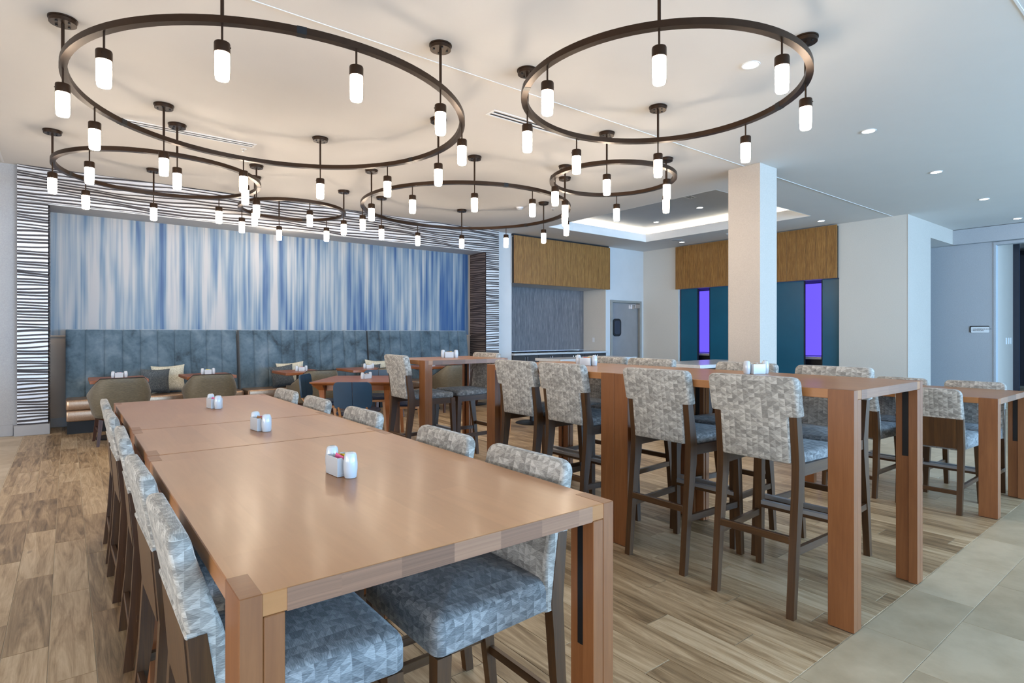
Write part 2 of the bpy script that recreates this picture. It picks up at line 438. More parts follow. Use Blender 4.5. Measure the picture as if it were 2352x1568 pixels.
# stone tiles
TW, TH = .61, .305
tc = {}
def tile(xa, xb, ya, yb, mat, key='stone'):
    kk = (key, round(xb-xa, 3), round(yb-ya, 3))
    if kk not in tc:
        tc[kk] = MB().box(0, xb-xa, 0, yb-ya, -.006, 0, .0008).mesh('tile'); tc[kk].materials.append(mat)
    o = obj('tile', tc[kk], None, fl); o.location = (xa, ya, 0)
rest = MB()
ROW0 = .785
for r in range(-5, 30):
    ya, yb = ROW0+r*TH, ROW0+(r+1)*TH
    x = 2.62 - 6*TW + (((r+1) % 3)*.2033 if r >= 0 else ((r+1) % 3)*.2033)
    while x < 12.1:
        xa, xb, y1, y2 = x, x+TW, ya, yb
        x += TW
        segs = []
        if y2 <= 1.05+1e-6 or y1 < 1.044: segs.append((xa, xb, y1, min(y2, 1.044)))
        if y2 > 1.05 and xb > 6.252 : segs.append((max(xa, 6.252), xb, max(y1, 1.048), y2))
        for (p, q, s, e) in segs:
            q = min(q, 12.09); 
            if q-p < .03 or e-s < .03: continue
            vis = (s+e)/2 > .15*(p+q)/2 and (p+q)/2 > 1.6
            if vis and e < 5.2: tile(p+.001, q-.001, s+.001, e-.001, M['stone'])
            else: rest.box(p+.001, q-.001, s+.001, e-.001, -.006, 0, 0)
for xx in range(0, 10):
    rest.box(12.1+xx*.61, 12.1+xx*.61+.609, -1, 3.7, -.006, 0, 0)
obj('tiles', rest, M['stone'], fl, kind='stuff')
for r in range(0, 24):
    ya = 9.66-.2*(r+1)
    x = -.444; j = (r*.37) % 1.0
    xs = [x, x-.25-.7*j, x-.25-.7*j-1.2]
    for q in range(2): tile(xs[q+1]+.001, xs[q]-.001, ya+.001, ya+.199, M['beigetile'], 'beige')
# ceiling with the coffer opening
HX0, HX1, HY0, HY1 = 7.75, 10.86, 4.90, 8.72
mb = MB()
mb.box(-11.2, HX0, -9.2, 11.4, CZ, CZ+.05); mb.box(HX1, 20, -9.2, 11.4, CZ, CZ+.05)
mb.box(HX0, HX1, -9.2, HY0, CZ, CZ+.05); mb.box(HX0, HX1, HY1, 11.4, CZ, CZ+.05)
ce = struct('ceiling', mb, M['ceil'], 'smooth white ceiling with a recessed tray', 'ceiling')
L1, L2, E = 3.677, 3.815, .17
mb = MB()   # the lip of the tray and its light ledge
i2 = .003
for (a, b, c, d) in ((HX0+i2-.012, HX1-i2+.012, HY0-.009, HY0+i2), (HX0+i2-.012, HX1-i2+.012, HY1-i2, HY1+.009), (HX0-.009, HX0+i2, HY0+i2, HY1-i2), (HX1-i2, HX1+.009, HY0+i2, HY1-i2)):
    mb.box(a, b, c, d, CZ-.001, L1)
for (a, b, c, d) in ((HX0-E, HX1+E, HY0-E, HY0-.009), (HX0-E, HX1+E, HY1+.009, HY1+E), (HX0-E, HX0-.009, HY0, HY1), (HX1+.009, HX1+E, HY0, HY1)):
    mb.box(a, b, c, d, CZ+.06, L1-.02)
obj('coffer_lip', mb, M['trimwhite'], ce)
mb = MB()
e2 = E+.04
for (a, b, c, d) in ((HX0-e2, HX1+e2, HY0-e2, HY0-E), (HX0-e2, HX1+e2, HY1+E, HY1+e2), (HX0-e2, HX0-E, HY0-E, HY1+E), (HX1+E, HX1+e2, HY0-E, HY1+E)):
    mb.box(a, b, c, d, CZ+.05, L2+.03)
obj('coffer_wall', mb, M['ceil'], ce)
obj('coffer_ceiling', wbox(HX0-e2, HX1+e2, HY0-e2, HY1+e2, L2, L2+.05), M['ceilgrey'], ce)
mb = MB(); q = .07
for (a, b, c, d) in ((HX0-q, HX1+q, HY0-q-.015, HY0-q), (HX0-q, HX1+q, HY1+q, HY1+q+.015), (HX0-q-.015, HX0-q, HY0, HY1), (HX1+q, HX1+q+.015, HY0, HY1)):
    mb.box(a, b, c, d, L1-.02, L1-.008)
obj('cove_strip', mb, M['led'], ce)
struct('trim_1', wbox(-.63, 12.1, 3.978, 3.990, CZ-.005, CZ), M['ceil'], 'thin white joint running along the ceiling', 'trim')
struct('trim_2', wbox(-.655, -.635, 1.0, 9.68, CZ-.004, CZ), M['trimwhite'], 'short ceiling joint over the pale tile', 'trim')
struct('trim_3', wbox(4.0, 12.0, .90, .915, CZ-.004, CZ), M['trimwhite'], 'thin ceiling joint above the stone tile walkway', 'trim')
# outer walls (mostly behind the camera)
struct('wall_left', MB().box(-11.2, -11.0, -9.2, 11.4, 0, .42).box(-11.2, -11.0, -9.2, 11.4, 3.08, CZ).box(-11.2, -11.0, -9.2, -7.35, .42, 3.08).box(-11.2, -11.0, -3.05, -2.55, .42, 3.08).box(-11.2, -11.0, 1.75, 2.25, .42, 3.08).box(-11.2, -11.0, 6.55, 11.4, .42, 3.08), M['wallgrey'], 'grey wall far to the side of the dining room', 'wall')
mb = MB()
mb.box(-11, 20, -9.2, -9.0, 0, .4); mb.box(-11, 20, -9.2, -9.0, 3.1, CZ)
for xa, xb in ((-11, -5.1), (-.95, -.6), (4.6, 4.9), (11.1, 11.4), (17.6, 20)): mb.box(xa, xb, -9.2, -9.0, .4, 3.1)
struct('wall_front', mb, M['wallwhite'], 'window wall on the daylight side of the room', 'wall')
struct('wall_back_left', wbox(-11, -.51, 9.74, 9.9, 0, CZ), M['wallgrey'], 'pale grey wall beside the ribbed portal', 'wall')
struct('baseboard_back_left', wbox(-11, -.55, 9.725, 9.74, 0, .145, .004), M['base'], 'grey baseboard beside the ribbed portal', 'baseboard')

# ribbed portal around the banquette alcove
PX0, PX1, PXI0, PXI1, PY, PZ = -.51, 7.21, -.2, 6.87, 9.68, 3.03
mb = MB()
mb.box(PX0, PXI0, PY, 10.27, 0, CZ); mb.box(PXI1, PX1, PY, 10.27, 0, CZ); mb.box(PXI0, PXI1, PY, 10.27, PZ+.004, CZ)
po = struct('wall_portal', mb, M['ribdark'], 'wavy ribbed portal framing the banquette alcove', 'wall')
obj('soffit', wbox(PXI0, PXI1, PY-.004, 10.26, PZ-.012, PZ+.004), M['wallwhite'], po)
RP = .043
def bnd(k, x): return k*RP + .018*sin(.9*x+.22*k) + .014*sin(2.6*x+.43*k+1.3) + .0065*sin(5.1*x+1.9*k) + .003*sin(11*x+.8*k)
def ribs(mb, to3d, s0, s1, z0, z1, step, up, shift=0.0):
    n = max(2, int((s1-s0)/step)); S = [s0+(s1-s0)*i/n for i in range(n+1)]
    for k in range(int(z0/RP)-2, int(z1/RP)+3):
        rows = [[], [], [], []]; ok = False
        for s in S:
            g = .0100+.0042*sin(.8*s+2.1*k)+.0018*sin(3.1*s+1.1*k)
            lo, hi = bnd(k, s+shift)+g, bnd(k+1, s+shift)-g*.75
            lo, hi = min(max(lo, z0), z1), min(max(hi, z0), z1)
            if hi-lo > .004: ok = True
            hi = max(hi, lo); m = min(.005, (hi-lo)*.3)
            for r, (z, h) in zip(rows, ((lo, 0), (lo+m, .011), (hi-m, .011), (hi, 0))): r.append(to3d(s, z, h))
        if ok: mb.grid(rows[::-1] if up else rows, True)
mb = MB()
fr = lambda s, z, h: (s, PY-.001-h, z)
ribs(mb, fr, PX0, PX1, PZ, CZ-.004, .06, False)
ribs(mb, fr, PX0, PXI0, .135, PZ, .06, False); ribs(mb, fr, PXI1, PX1, .135, PZ, .06, False)
obj('ribs', mb, M['rib'], po, kind='stuff', sharp=50)
mb = MB()
ribs(mb, lambda s, z, h: (PXI1-.001-h, s, z), PY, 10.25, .0, PZ-.012, .05, True, 3.0)
ribs(mb, lambda s, z, h: (PXI0+.001+h, s, z), PY, 10.25, .0, PZ-.012, .05, False, 5.0)
obj('reveal_ribs', mb, M['ribrev'], po, kind='stuff', sharp=50, label='ribs on the side reveals, darkened in colour for shade')
mb = MB(); mb.box(PX0-.03, PXI0+.02, PY-.045, 9.9, 0, .135, .004)
obj('plinth', mb, M['base'], po, label='grey plinth block')
mb = MB(); mb.box(PXI1-.02, PX1+.03, PY-.045, 9.9, 0, .135, .004)
obj('plinth', mb, M['base'], po, label='grey plinth block')
struct('wall_alcove', wbox(PXI0-.1, PXI1+.1, 10.27, 10.4, 0, CZ), M['wain'], 'tan wainscot wall behind the banquettes', 'wall')
struct('baseboard_alcove', wbox(PXI0, PXI1, 10.255, 10.27, 0, .13, .003), M['base'], 'grey baseboard behind the banquettes', 'baseboard')
struct('trim_4', wbox(PXI0, PXI1, 10.245, 10.27, 1.27, 1.292, .003), M['wain'], 'narrow ledge trim under the mural', 'trim')
tag(obj('mural', wbox(PXI0+.012, PXI1-.055, 10.252, 10.268, 1.292, PZ-.012), M['mural']), 'wide mural of vertical blue and white streaks in the alcove', 'mural')

# back wall with the buffet niche and the service door
WB = 9.80
mb = MB()
mb.box(7.21, 7.645, WB, 10.75, 0, CZ); mb.box(10.65, 10.80, WB, 10.75, 0, CZ); mb.box(10.80, 12.0, WB, 9.95, 2.17, CZ)
mb.box(12.0, 12.9, WB, 9.95, 0, CZ); mb.box(7.645, 10.65, WB, 10.75, 2.43, CZ); mb.box(10.80, 12.0, 9.9, 9.95, 0, 2.17)
struct('wall_back', mb, M['wallwhite'], 'white wall with buffet niche and steel door', 'wall')
nb = MB()
pnl = struct('wall_niche', wbox(7.645, 10.65, 10.58, 10.74, .9, 2.43), M['greylam'], 'grey linear laminate back of the buffet niche', 'wall', grain=2)
struct('wall_niche_side', wbox(10.640, 10.652, WB+.002, 10.58, .885, 2.43), M['wallbeige'], 'beige side wall of the buffet niche', 'wall')
lsw = tag(obj('light_switch', wbox(10.628, 10.640, 10.19, 10.26, 1.10, 1.215, .003), M['trimwhite']), 'small white switch plate on the beige niche side wall', 'switch')
# wood soffit above the niche
sf = struct('trim_5', wbox(7.66, 10.67, 9.72, WB, 2.43, 3.44), M['blackmat'], 'zebrano soffit above the buffet niche', 'soffit')
x = 7.64; i = 0
for w in (.24,)*13:
    xb = min(x+w, 10.69); wm = MB().box(x+.002, xb-.002, 9.695, 9.72, 2.418, 3.458, .002)
    o = obj('panel', wm, M['zebra'], sf, grain=2); x = xb
    if x >= 10.68: break
obj('end_panel', wbox(10.66, 10.69, 9.722, WB, 2.418, 3.458, .002), M['zebra'], sf, grain=2)
obj('shadow_gap', wbox(7.64, 10.69, 9.74, WB, 3.46, 3.498), M['blackmat'], sf)
# buffet counter in the niche
bc = thing('back_counter', 'white topped back counter with dark cabinets in the niche', 'counter', (9.15, 10.15, 0))
def rel(o, root): o.location = (-root.location[0], -root.location[1], -root.location[2]); return o
rel(obj('countertop', wbox(7.648, 10.63, 9.70, 10.57, .842, .885, .004), M['stonetop'], bc), bc)
rel(obj('cabinet_body', wbox(7.65, 10.63, 9.80, 10.56, .1, .842), M['cabdark'], bc), bc)
rel(obj('toe_kick', wbox(7.66, 10.62, 9.84, 10.5, 0, .1), M['blackmat'], bc), bc)
for i in range(8):
    xa = 7.66+i*.371
    dr = rel(obj('door', wbox(xa+.003, xa+.366, 9.778, 9.80, .11, .832, .003), M['cabdark'], bc), bc)
    hx = xa+(.33 if i % 2 == 0 else .035)
    obj('handle', MB().tube((hx, 9.755, .68), (hx, 9.755, .80), .006).tube((hx, 9.755, .69), (hx, 9.78, .69), .004).tube((hx, 9.755, .79), (hx, 9.78, .79), .004), M['chrome'], dr)
for i, (xa, xb) in enumerate(((7.72, 8.06), (8.10, 8.66), (8.72, 9.28), (9.34, 9.90))):
    o = obj('warming_tray', MB().loft([rrect((xa+xb)/2, 10.03, z, (xb-xa)/2-d, .21-d, .03) for z, d in ((.885, .02), (.897, 0), (.905, 0), (.908, .01))]), M['blackplastic'])
    tag(o, ('short black warming tray at the ribbed portal end of the back counter', 'second black warming tray from the portal end of the back counter',
            'third black warming tray from the portal end of the back counter', 'black warming tray nearest the steel door on the back counter')[i], 'tray', 'warming trays on the back counter')
# service door
d1 = tag(obj('door_1', MB().box(10.80, 10.872, 9.77, 9.9, 0, 2.17, .004).box(11.93, 12.0, 9.77, 9.9, 0, 2.17, .004).box(10.872, 11.93, 9.77, 9.9, 2.11, 2.17, .004), M['framegrey']),
         'brushed steel service door with an oval porthole in a grey frame', 'door', kind='structure')
lf = obj('door_leaf', wbox(10.876, 11.91, 9.83, 9.87, .01, 2.10, .003), M['steel'], d1)
def stadium(x0, x1, z0, z1, r, y0, y1, mbx, inset=0):
    cx, cz = (x0+x1)/2, (z0+z1)/2
    def ring(y, d): return [(p[0], y, p[1]) for p in [(q[0], q[1]) for q in rrect(cx, cz, 0, (x1-x0)/2-d, (z1-z0)/2-d, r)]]
    mbx.loft([ring(y1, 0)[::-1], ring(y0+.004, 0)[::-1], ring(y0, .004)[::-1]], True)
g = MB(); stadium(10.93, 11.23, 1.25, 1.70, .09, 9.805, 9.84, g); obj('gasket', g, M['rubber'], lf)
g = MB(); stadium(10.975, 11.185, 1.30, 1.65, .06, 9.800, 9.815, g); obj('porthole_glass', g, M['dark'], lf)
obj('hinge_closer', wbox(11.62, 11.72, 9.78, 9.83, 1.96, 2.07, .004).box(11.73, 11.93, 9.775, 9.83, 1.98, 2.09, .004), M['chrome'], lf)
obj('kick_hinge', wbox(11.86, 11.92, 9.78, 9.83, .02, .12, .004), M['chrome'], lf)

# side wall with the back bar (plane x = 12.1)
WR = 12.10
mb = MB()
mb.box(WR, 12.3, 8.70, 9.80, 0, CZ); mb.box(WR, 13.339, 3.752, 4.915, 0, CZ); mb.box(WR, 12.3, 4.915, 8.70, 2.43, CZ)
struct('wall_right', mb, M['wallbeige'], 'beige wall carrying the back bar opening', 'wall')
struct('wall_right_return', wbox(WR-.002, 14.736, 3.738, 3.752, 3.195, CZ).box(WR-.002, 13.339, 3.738, 3.752, 0, 3.195), M['pillar'], 'wall end and header beside the hallway opening', 'wall')
struct('baseboard_right', wbox(WR-.014, WR, 3.74, 4.915, 0, .13, .003), M['base'], 'baseboard under the beige wall', 'baseboard')
sr = struct('trim_6', wbox(WR-.06, WR, 4.93, 8.71, 2.43, 3.46), M['blackmat'], 'zebrano soffit above the back bar', 'soffit')
y = 4.92
while y < 8.72:
    yb = min(y+.2005, 8.725)
    if yb-y > .03: obj('panel', MB().box(WR-.085, WR-.06, y+.002, yb-.002, 2.425, 3.482, .002), M['zebra'], sr, grain=2)
    y = yb
# back bar niche: purple lit back, shelf, teal sliding panels
nb = struct('wall_bar_niche', MB().box(13.0, 13.05, 4.9, 8.72, 0, 2.45).box(12.3, 13.0, 4.86, 4.9, 0, 2.45).box(12.3, 13.0, 8.72, 8.76, 0, 2.45).box(12.3, 13.0, 4.9, 8.72, 2.43, 2.46), M['blackmat'], 'dark back bar niche behind the teal panels', 'wall')
bb = thing('back_bar', 'purple backlit bar shelf glowing between the teal panels', 'bar', (12.8, 6.8, 0))
rel(obj('backlit_panel', wbox(12.98, 13.0, 4.95, 8.68, .84, 2.42), M['purple'], bb), bb)
rel(obj('shelf', wbox(12.45, 12.98, 4.95, 8.68, .775, .83, .004), M['stonetop'], bb), bb)
rel(obj('cabinet', wbox(12.47, 12.97, 4.95, 8.68, 0, .775), M['blackmat'], bb), bb)
for i, (ya, yb, nm) in enumerate(((8.19, 8.66, 'narrow teal sliding panel nearest the steel service door'), (6.72, 7.84, 'wide teal sliding panel half hidden behind the square pillar'),
                                  (5.63, 6.68, 'teal sliding panel between the pillar and the second purple gap'), (4.93, 5.26, 'narrow teal sliding panel beside the beige wall end'))):
    t = thing('sliding_panel', nm, 'panel', (12.2, (ya+yb)/2, 0), 0, 'teal sliding panels of the back bar')
    rel(obj('panel_face', wbox(12.16, 12.195, ya, yb, .02, 2.425, .003), M['teal'], t), t)
    rel(obj('edge_strip', wbox(12.158, 12.197, ya-.018, ya-.001, .02, 2.42), M['blackmat'], t), t); rel(obj('edge_strip', wbox(12.158, 12.197, yb+.001, yb+.018, .02, 2.42), M['blackmat'], t), t)
    rel(obj('foot_guide', wbox(12.165, 12.19, ya+.05, ya+.12, 0, .02), M['black'], t), t)
# pillar
pl = struct('pillar', wbox(6.96, 7.385, 3.77, 4.215, 0, CZ, .003), M['pillar'], 'square pale pillar standing in front of the back bar', 'pillar')
obj('baseboard', wbox(6.945, 7.40, 3.755, 4.23, 0, .13, .003), M['base'], pl)
# hallway at the right
struct('ceiling_hall', wbox(14.736, 15.0, -9.0, 3.736, 3.185, 3.49), M['hallgrey'], 'dropped fascia over the hallway wall', 'ceiling')
struct('ceiling_soffit', wbox(13.3, 14.95, 3.752, 4.6, 3.195, 3.22), M['ceil'], 'pale soffit inside the hallway opening', 'ceiling')
SX = 14.88
mb = MB().box(SX, SX+.15, 3.10, 5.6, 0, 3.19).box(SX, SX+.15, -9, .6, 0, 3.18)
struct('wall_hall', mb, M['hallgrey'], 'grey hallway wall carrying a small sign', 'wall')
struct('trim_7', MB().box(SX-.012, SX+.15, 3.06, 3.098, 0, 3.18).box(SX-.012, SX+.15, .6, 3.06, 3.12, 3.18), M['hallgrey'], 'frame around the corridor opening', 'trim')
struct('wall_hall_side', wbox(SX+.15, 16.5, 3.10, 3.25, 0, 3.3), M['pillar'], 'bright side wall of the corridor opening', 'wall')
struct('wall_corridor', MB().box(16.5, 16.6, 3.0, 3.3, 0, 3.3).box(19.0, 19.2, -2, 6, 0, 3.3).box(16.5, 19.2, 5.8, 6.0, 0, 3.3), M['dark'], 'dark end wall of the corridor', 'wall')
struct('wall_end', wbox(19.8, 20, -9.2, 11.4, 0, CZ), M['dark'], 'far end wall beyond the corridor', 'wall')
struct('wall_bar_back', wbox(13.3, 14.9, 5.6, 5.8, 0, CZ), M['hallgrey'], 'wall closing the hallway recess', 'wall')
struct('baseboard_hall', wbox(SX-.014, SX, 3.155, 5.6, 0, .13, .003), M['base'], 'hallway baseboard', 'baseboard')
sg = thing('wall_sign', 'small white direction sign on the grey hallway wall', 'sign', (SX, 3.32, 1.40))
rel(obj('backer', MB().loft([[(SX-.012 if i else SX, p[0], p[1]) for p in [(q[0], q[1]) for q in rrect(3.325, 1.408, 0, .162, .068, .02)]] for i in (0, 1)]), M['blackmat'], sg, label='dark backing plate'), sg)
rel(obj('plate', MB().loft([[(SX-.012-.008*i, p[0], p[1]) for p in [(q[0], q[1]) for q in rrect(3.313, 1.399, 0, .150, .060, .018)]] for i in (0, 1)]), M['signwhite'], sg), sg)
for i, txt in enumerate(('< CONFERENCE ROOM', '< RESTROOMS')):
    cu = bpy.data.curves.new('lettering', 'FONT'); cu.body = txt; cu.size = .031; cu.extrude = .0006
    tmp = bpy.data.objects.new('lettering_curve', cu); COL.objects.link(tmp)
    me = bpy.data.meshes.new_from_object(tmp.evaluated_get(bpy.context.evaluated_depsgraph_get())); COL.objects.unlink(tmp); bpy.data.objects.remove(tmp)
    o = bpy.data.objects.new('lettering', me); COL.objects.link(o); me.materials.clear(); me.materials.append(M['ink']); o.parent = sg
    o.rotation_euler = (pi/2, 0, -pi/2); o.location = (-.0215, 3.453-3.32, 1.402-1.40-.001-i*.028)
sw = thing('switch_bank', 'row of pale switches on the bright corridor side wall', 'switch', (16.1, 3.10, 1.16))
for dx in (-.22, -.02, .17): rel(obj('switch_plate', wbox(16.1+dx-.04, 16.1+dx+.04, 3.088, 3.10, 1.09, 1.23, .003), M['trimwhite'], sw), sw)

# ------------------------------------------------------------------ ceiling fittings
def downlight(x, y, z, label, r=.085):
    t = thing('downlight', label, 'light', (x, y, z), 0, 'recessed ceiling downlights')
    n = 28; 
    obj('trim_ring', MB().lathe([(a, b) for a, b in ((r, -.0005), (r*.98, -.006), (r*.84, -.006), (r*.80, -.002))][::-1], n=n), M['trimwhite'], t)
    obj('lens', MB().lathe([(r*.79, -.0045), (r*.79, -.0015)], n=n), M['down'], t)
    return t
for i, (x, y) in enumerate(((4.375, 2.45), (6.807, 2.468), (9.25, 2.53), (11.72, 2.56), (14.19, 2.6))):
    downlight(x, y, CZ, ('bright recessed downlight seen inside the second large ring', 'recessed downlight in front of the square pillar', 'recessed downlight over the stone walkway, second beyond the ring',
      'recessed downlight near the wall end by the hallway', 'recessed downlight farthest along the hallway')[i], .073)
downlight(9.485+.9, 8.05, L2, 'downlight in the grey tray ceiling, toward its far corner', .065)
downlight(9.88, 6.6, L2, 'downlight in the grey tray ceiling, behind the slot vent', .07)
downlight(11.55, 8.2, CZ, 'downlight between the tray and the far zebrano soffit', .07)
downlight(11.5, 6.6, CZ, 'downlight above the zebrano soffit just beside the pillar', .07)
downlight(11.5, 5.0, CZ, 'downlight above the zebrano soffit past the pillar', .07)
def speaker(x, y, z, label):
    t = thing('ceiling_speaker', label, 'speaker', (x, y, z), 0, 'round ceiling speakers')
    obj('grille', MB().lathe([(.105, -.006), (.12, -.0035)], n=28), M['ceilgrey'], t); obj('rim', MB().lathe([(.123, -.0035), (.13, -.0005)], n=28), M['trimwhite'], t)
speaker(8.79, 6.18, L2, 'round flush speaker in the grey tray ceiling')
speaker(11.2, 8.1, CZ, 'round flush speaker beside the tray, near the far corner')
def slot_vent(x0, x1, y, z, label):
    t = thing('slot_vent', label, 'vent', ((x0+x1)/2, y, z), 0, 'linear slot vents')
    f = MB()
    for a, b in ((-.075, -.05), (-.012, .012), (.05, .075)): f.box(x0, x1, y+a, y+b, z-.006, z, .001)
    f.box(x0-.02, x0, y-.075, y+.075, z-.006, z); f.box(x1, x1+.02, y-.075, y+.075, z-.006, z)
    rel(obj('frame', f, M['trimwhite'], t), t)
    for a in (-.031, .031): rel(obj('slot', wbox(x0, x1, y+a-.0185, y+a+.0185, z-.0015, z-.0005), M['blackmat'], t), t)
slot_vent(.45, 1.70, 7.06, CZ, 'long slot vent seen through the nearest large ring')
slot_vent(3.30, 4.55, 4.55, CZ, 'slot vent between the two large rings')
slot_vent(7.85, 9.05, 6.20, L2, 'double slot vent in the grey tray ceiling')
t = thing('smoke_detector', 'round white smoke detector on the ceiling within the central ring', 'detector', (6.16, 7.67, CZ))
obj('base', MB().lathe([(.055, -.02), (.065, -.0005)]), M['trimwhite'], t); obj('sensor', MB().lathe([(.03, -.045), (.05, -.035), (.05, -.02)]), M['trimwhite'], t)
obj('slot_band', MB().lathe([(.0515, -.03), (.0515, -.026)]), M['blackmat'], t)
for (x, y, lb) in ((6.68, 7.39, 'small sprinkler head near the smoke detector'), (1.64, 7.26, 'small sprinkler head beside the long slot vent'), (11.35, 6.9, 'small sprinkler head over the far zebrano soffit')):
    t = thing('sprinkler_head', lb, 'sprinkler', (x, y, CZ), 0, 'sprinkler heads')
    obj('escutcheon', MB().lathe([(.03, -.006), (.034, -.0005)], n=16), M['trimwhite'], t); obj('deflector', MB().lathe([(.014, -.03), (.014, -.027), (.005, -.026), (.006, -.006)], n=12), M['chrome'], t)

# ------------------------------------------------------------------ ring chandeliers
RZ0, RZ1 = 3.155, 3.198
def ring_mesh(r, n=112):
    mb = MB(); rings = []
    w = .024
    for i in range(n):
        a = 2*pi*i/n; rings.append([((r+dr)*cos(a), (r+dr)*sin(a), z) for dr, z in ((-w, RZ0), (w, RZ0), (w, RZ1), (-w, RZ1))])
    vs = [p for q in rings for p in q]; fs = []
    for i in range(n):
        j = (i+1) % n
        for k in range(4):
            l = (k+1) % 4; fs.append((i*4+k, i*4+l, j*4+l, j*4+k))
    fs = [f[::-1] for f in fs]
    return mb.add(vs, fs, True)
pend_me = MB().tube((0,0,RZ0), (0,0,3.04), .0065, 8).lathe([(.0445, 2.983), (.0445, 3.038), (.042, 3.045)], n=24).tube((.043, 0, 3.02), (.049, 0, 3.02), .004, 6).mesh('pendant')
pend_me.materials.append(M['bronze'])
shade_me = MB().lathe([(.020, 2.821), (.034, 2.824), (.0385, 2.834), (.0405, 2.88), (.0405, 2.984)], n=24).mesh('shade'); shade_me.materials.append(M['shade'])
can_me = MB().lathe([(.079, 3.462), (.080, 3.488), (.086, 3.489), (.086, 3.499)], n=28).mesh('canopy'); can_me.materials.append(M['bronze'])
rod_me = MB().tube((0,0,RZ1-.004), (0,0,3.463), .0105, 10).mesh('hanger_rod'); rod_me.materials.append(M['bronze'])
bolt_me = MB().lathe([(.008, 3.456), (.008, 3.463)], n=8).mesh('bolt'); bolt_me.materials.append(M['black'])
def chandelier(cx, cy, r, rot, np_, nc, label, joints, first_can=0):
    t = thing('ring_chandelier', label, 'chandelier', (cx, cy, 0), 0, 'bronze ring chandeliers')
    obj('ring', ring_mesh(r), M['bronze'], t, sharp=40)
    for i in range(np_):
        a = rot + 2*pi*i/np_
        p = obj('pendant', pend_me, None, t); p.location = (r*cos(a), r*sin(a), 0); p.rotation_euler = (0,0,a+i)
        obj('shade', shade_me, None, p, label='lit opal glass cylinder')
    for i in range(nc):
        a = rot + 2*pi*(i+first_can)/nc
        c = obj('canopy', can_me, None, t); c.location = (r*cos(a), r*sin(a), 0); c.rotation_euler = (0,0,a)
        obj('hanger_rod', rod_me, None, c); 
        for k in range(4): bo = obj('bolt', bolt_me, None, c); bo.location = (.05*cos(pi/4+k*pi/2), .05*sin(pi/4+k*pi/2), 0)
    for ja in joints:
        s = MB(); n = 4; da = .028/r
        rr = [[((r+dr)*cos(ja+da*(k/n*2-1)), (r+dr)*sin(ja+da*(k/n*2-1)), z) for dr, z in ((-.0255, RZ0-.0015), (.0255, RZ0-.0015), (.0255, RZ1+.0015), (-.0255, RZ1+.0015))] for k in range(n+1)]
        s.loft([q[::-1] for q in rr], False); obj('coupler', s, M['black'], t)
    return t
R30 = radians(30)
chandelier(1.475, 5.026, 1.50, 0, 12, 6, 'very large bronze ring chandelier nearest, above the near counter table', (radians(-103), radians(137), radians(17)))
chandelier(3.648, 2.806, 1.052, radians(37.8), 8, 4, 'medium bronze ring chandelier nearest, above the near bar table', (radians(-28), radians(152)), 1)
chandelier(.903, 7.861, 1.03, 0, 8, 4, 'medium bronze ring chandelier at the left end of the banquette alcove', (radians(150), radians(-15)))
chandelier(2.69, 8.806, .737, -R30, 6, 3, 'small bronze ring chandelier close to the mural', (radians(60),))
chandelier(4.72, 7.137, 1.523, 0, 12, 6, 'very large bronze ring chandelier in front of the alcove end', (radians(-105), radians(15), radians(135)))
chandelier(5.203, 4.687, .733, radians(-22.5), 6, 3, 'small bronze ring chandelier hanging nearest the pillar', (radians(150),))

# ------------------------------------------------------------------ communal tables
def communal(name, x0, x1, y0, y1, z, label, legs=True, overhang=0.0):
    cx, cy = (x0+x1)/2, (y0+y1)/2; hx, hy = (x1-x0)/2, (y1-y0)/2
    t = thing(name, label, 'table', (cx, cy, 0), 0, 'communal tables')
    th = .042
    obj('tabletop', MB().box(-hx, hx, -hy, hy, z-th, z, .002), M['table'], t, grain=1)
    for sy in (-1, 1):
        a, b = sy*(hy+.0008), sy*(hy-.05)
        obj('end_strip', MB().box(-hx+.08, hx-.08, a, b, z-th-.0008, z-.0005, .0005), M['endgrain'], t, grain=0)
    if legs:
        for sx in (-1, 1):
            for sy in (-1, 1):
                X = sx*(hx+.0012); Y = sy*(hy+.0012)
                m = MB().box(X, X-sx*.04, Y, Y-sy*.11, .004, z+.0006, .0015)
                m.box(X-sx*.0405, X-sx*.078, Y-sy*.0005, Y-sy*.042, .004, z-th, .0015)
                m.box(X-sx*.0405, X-sx*.062, Y-sy*.0425, Y-sy*.105, .004, z-th, .0015)
                lg = obj('leg', m, M['tleg'], t, grain=2)
                obj('foot_pad', MB().box(X-sx*.005, X-sx*.035, Y-sy*.005, Y-sy*.1, 0, .004), M['blackmat'], lg)
                obj('steel_bracket', MB().box(X-sx*.0625, X-sx*.0665, Y-sy*.043, Y-sy*.074, z-.40, z-th-.002, .001), M['black'], lg)
    return t
NZ, BZ = .855, 1.067
communal('counter_table', .235, 1.188, 1.068, 2.528, NZ, 'near counter height table section with thick plank legs')
communal('counter_table', .240, 1.190, 2.534, 3.243, NZ, 'short middle section of the long near counter table')
communal('counter_table', .244, 1.186, 3.249, 4.62, NZ, 'far section of the long near counter table, toward the banquettes')
communal('bar_table', 2.71, 3.58, 1.040, 2.424, BZ, 'tall bar table standing at the stone tile edge')
communal('bar_table', 2.71, 3.58, 2.428, 3.80, BZ, 'tall bar table butted behind the bar table at the stone edge')
communal('bar_table', 2.60, 3.56, 4.63, 5.36, BZ, 'separate tall bar table in front of the banquette end')
communal('counter_table', 5.182, 6.06, 1.055, 2.42, NZ, 'counter height table by the walkway, beyond the bar tables')

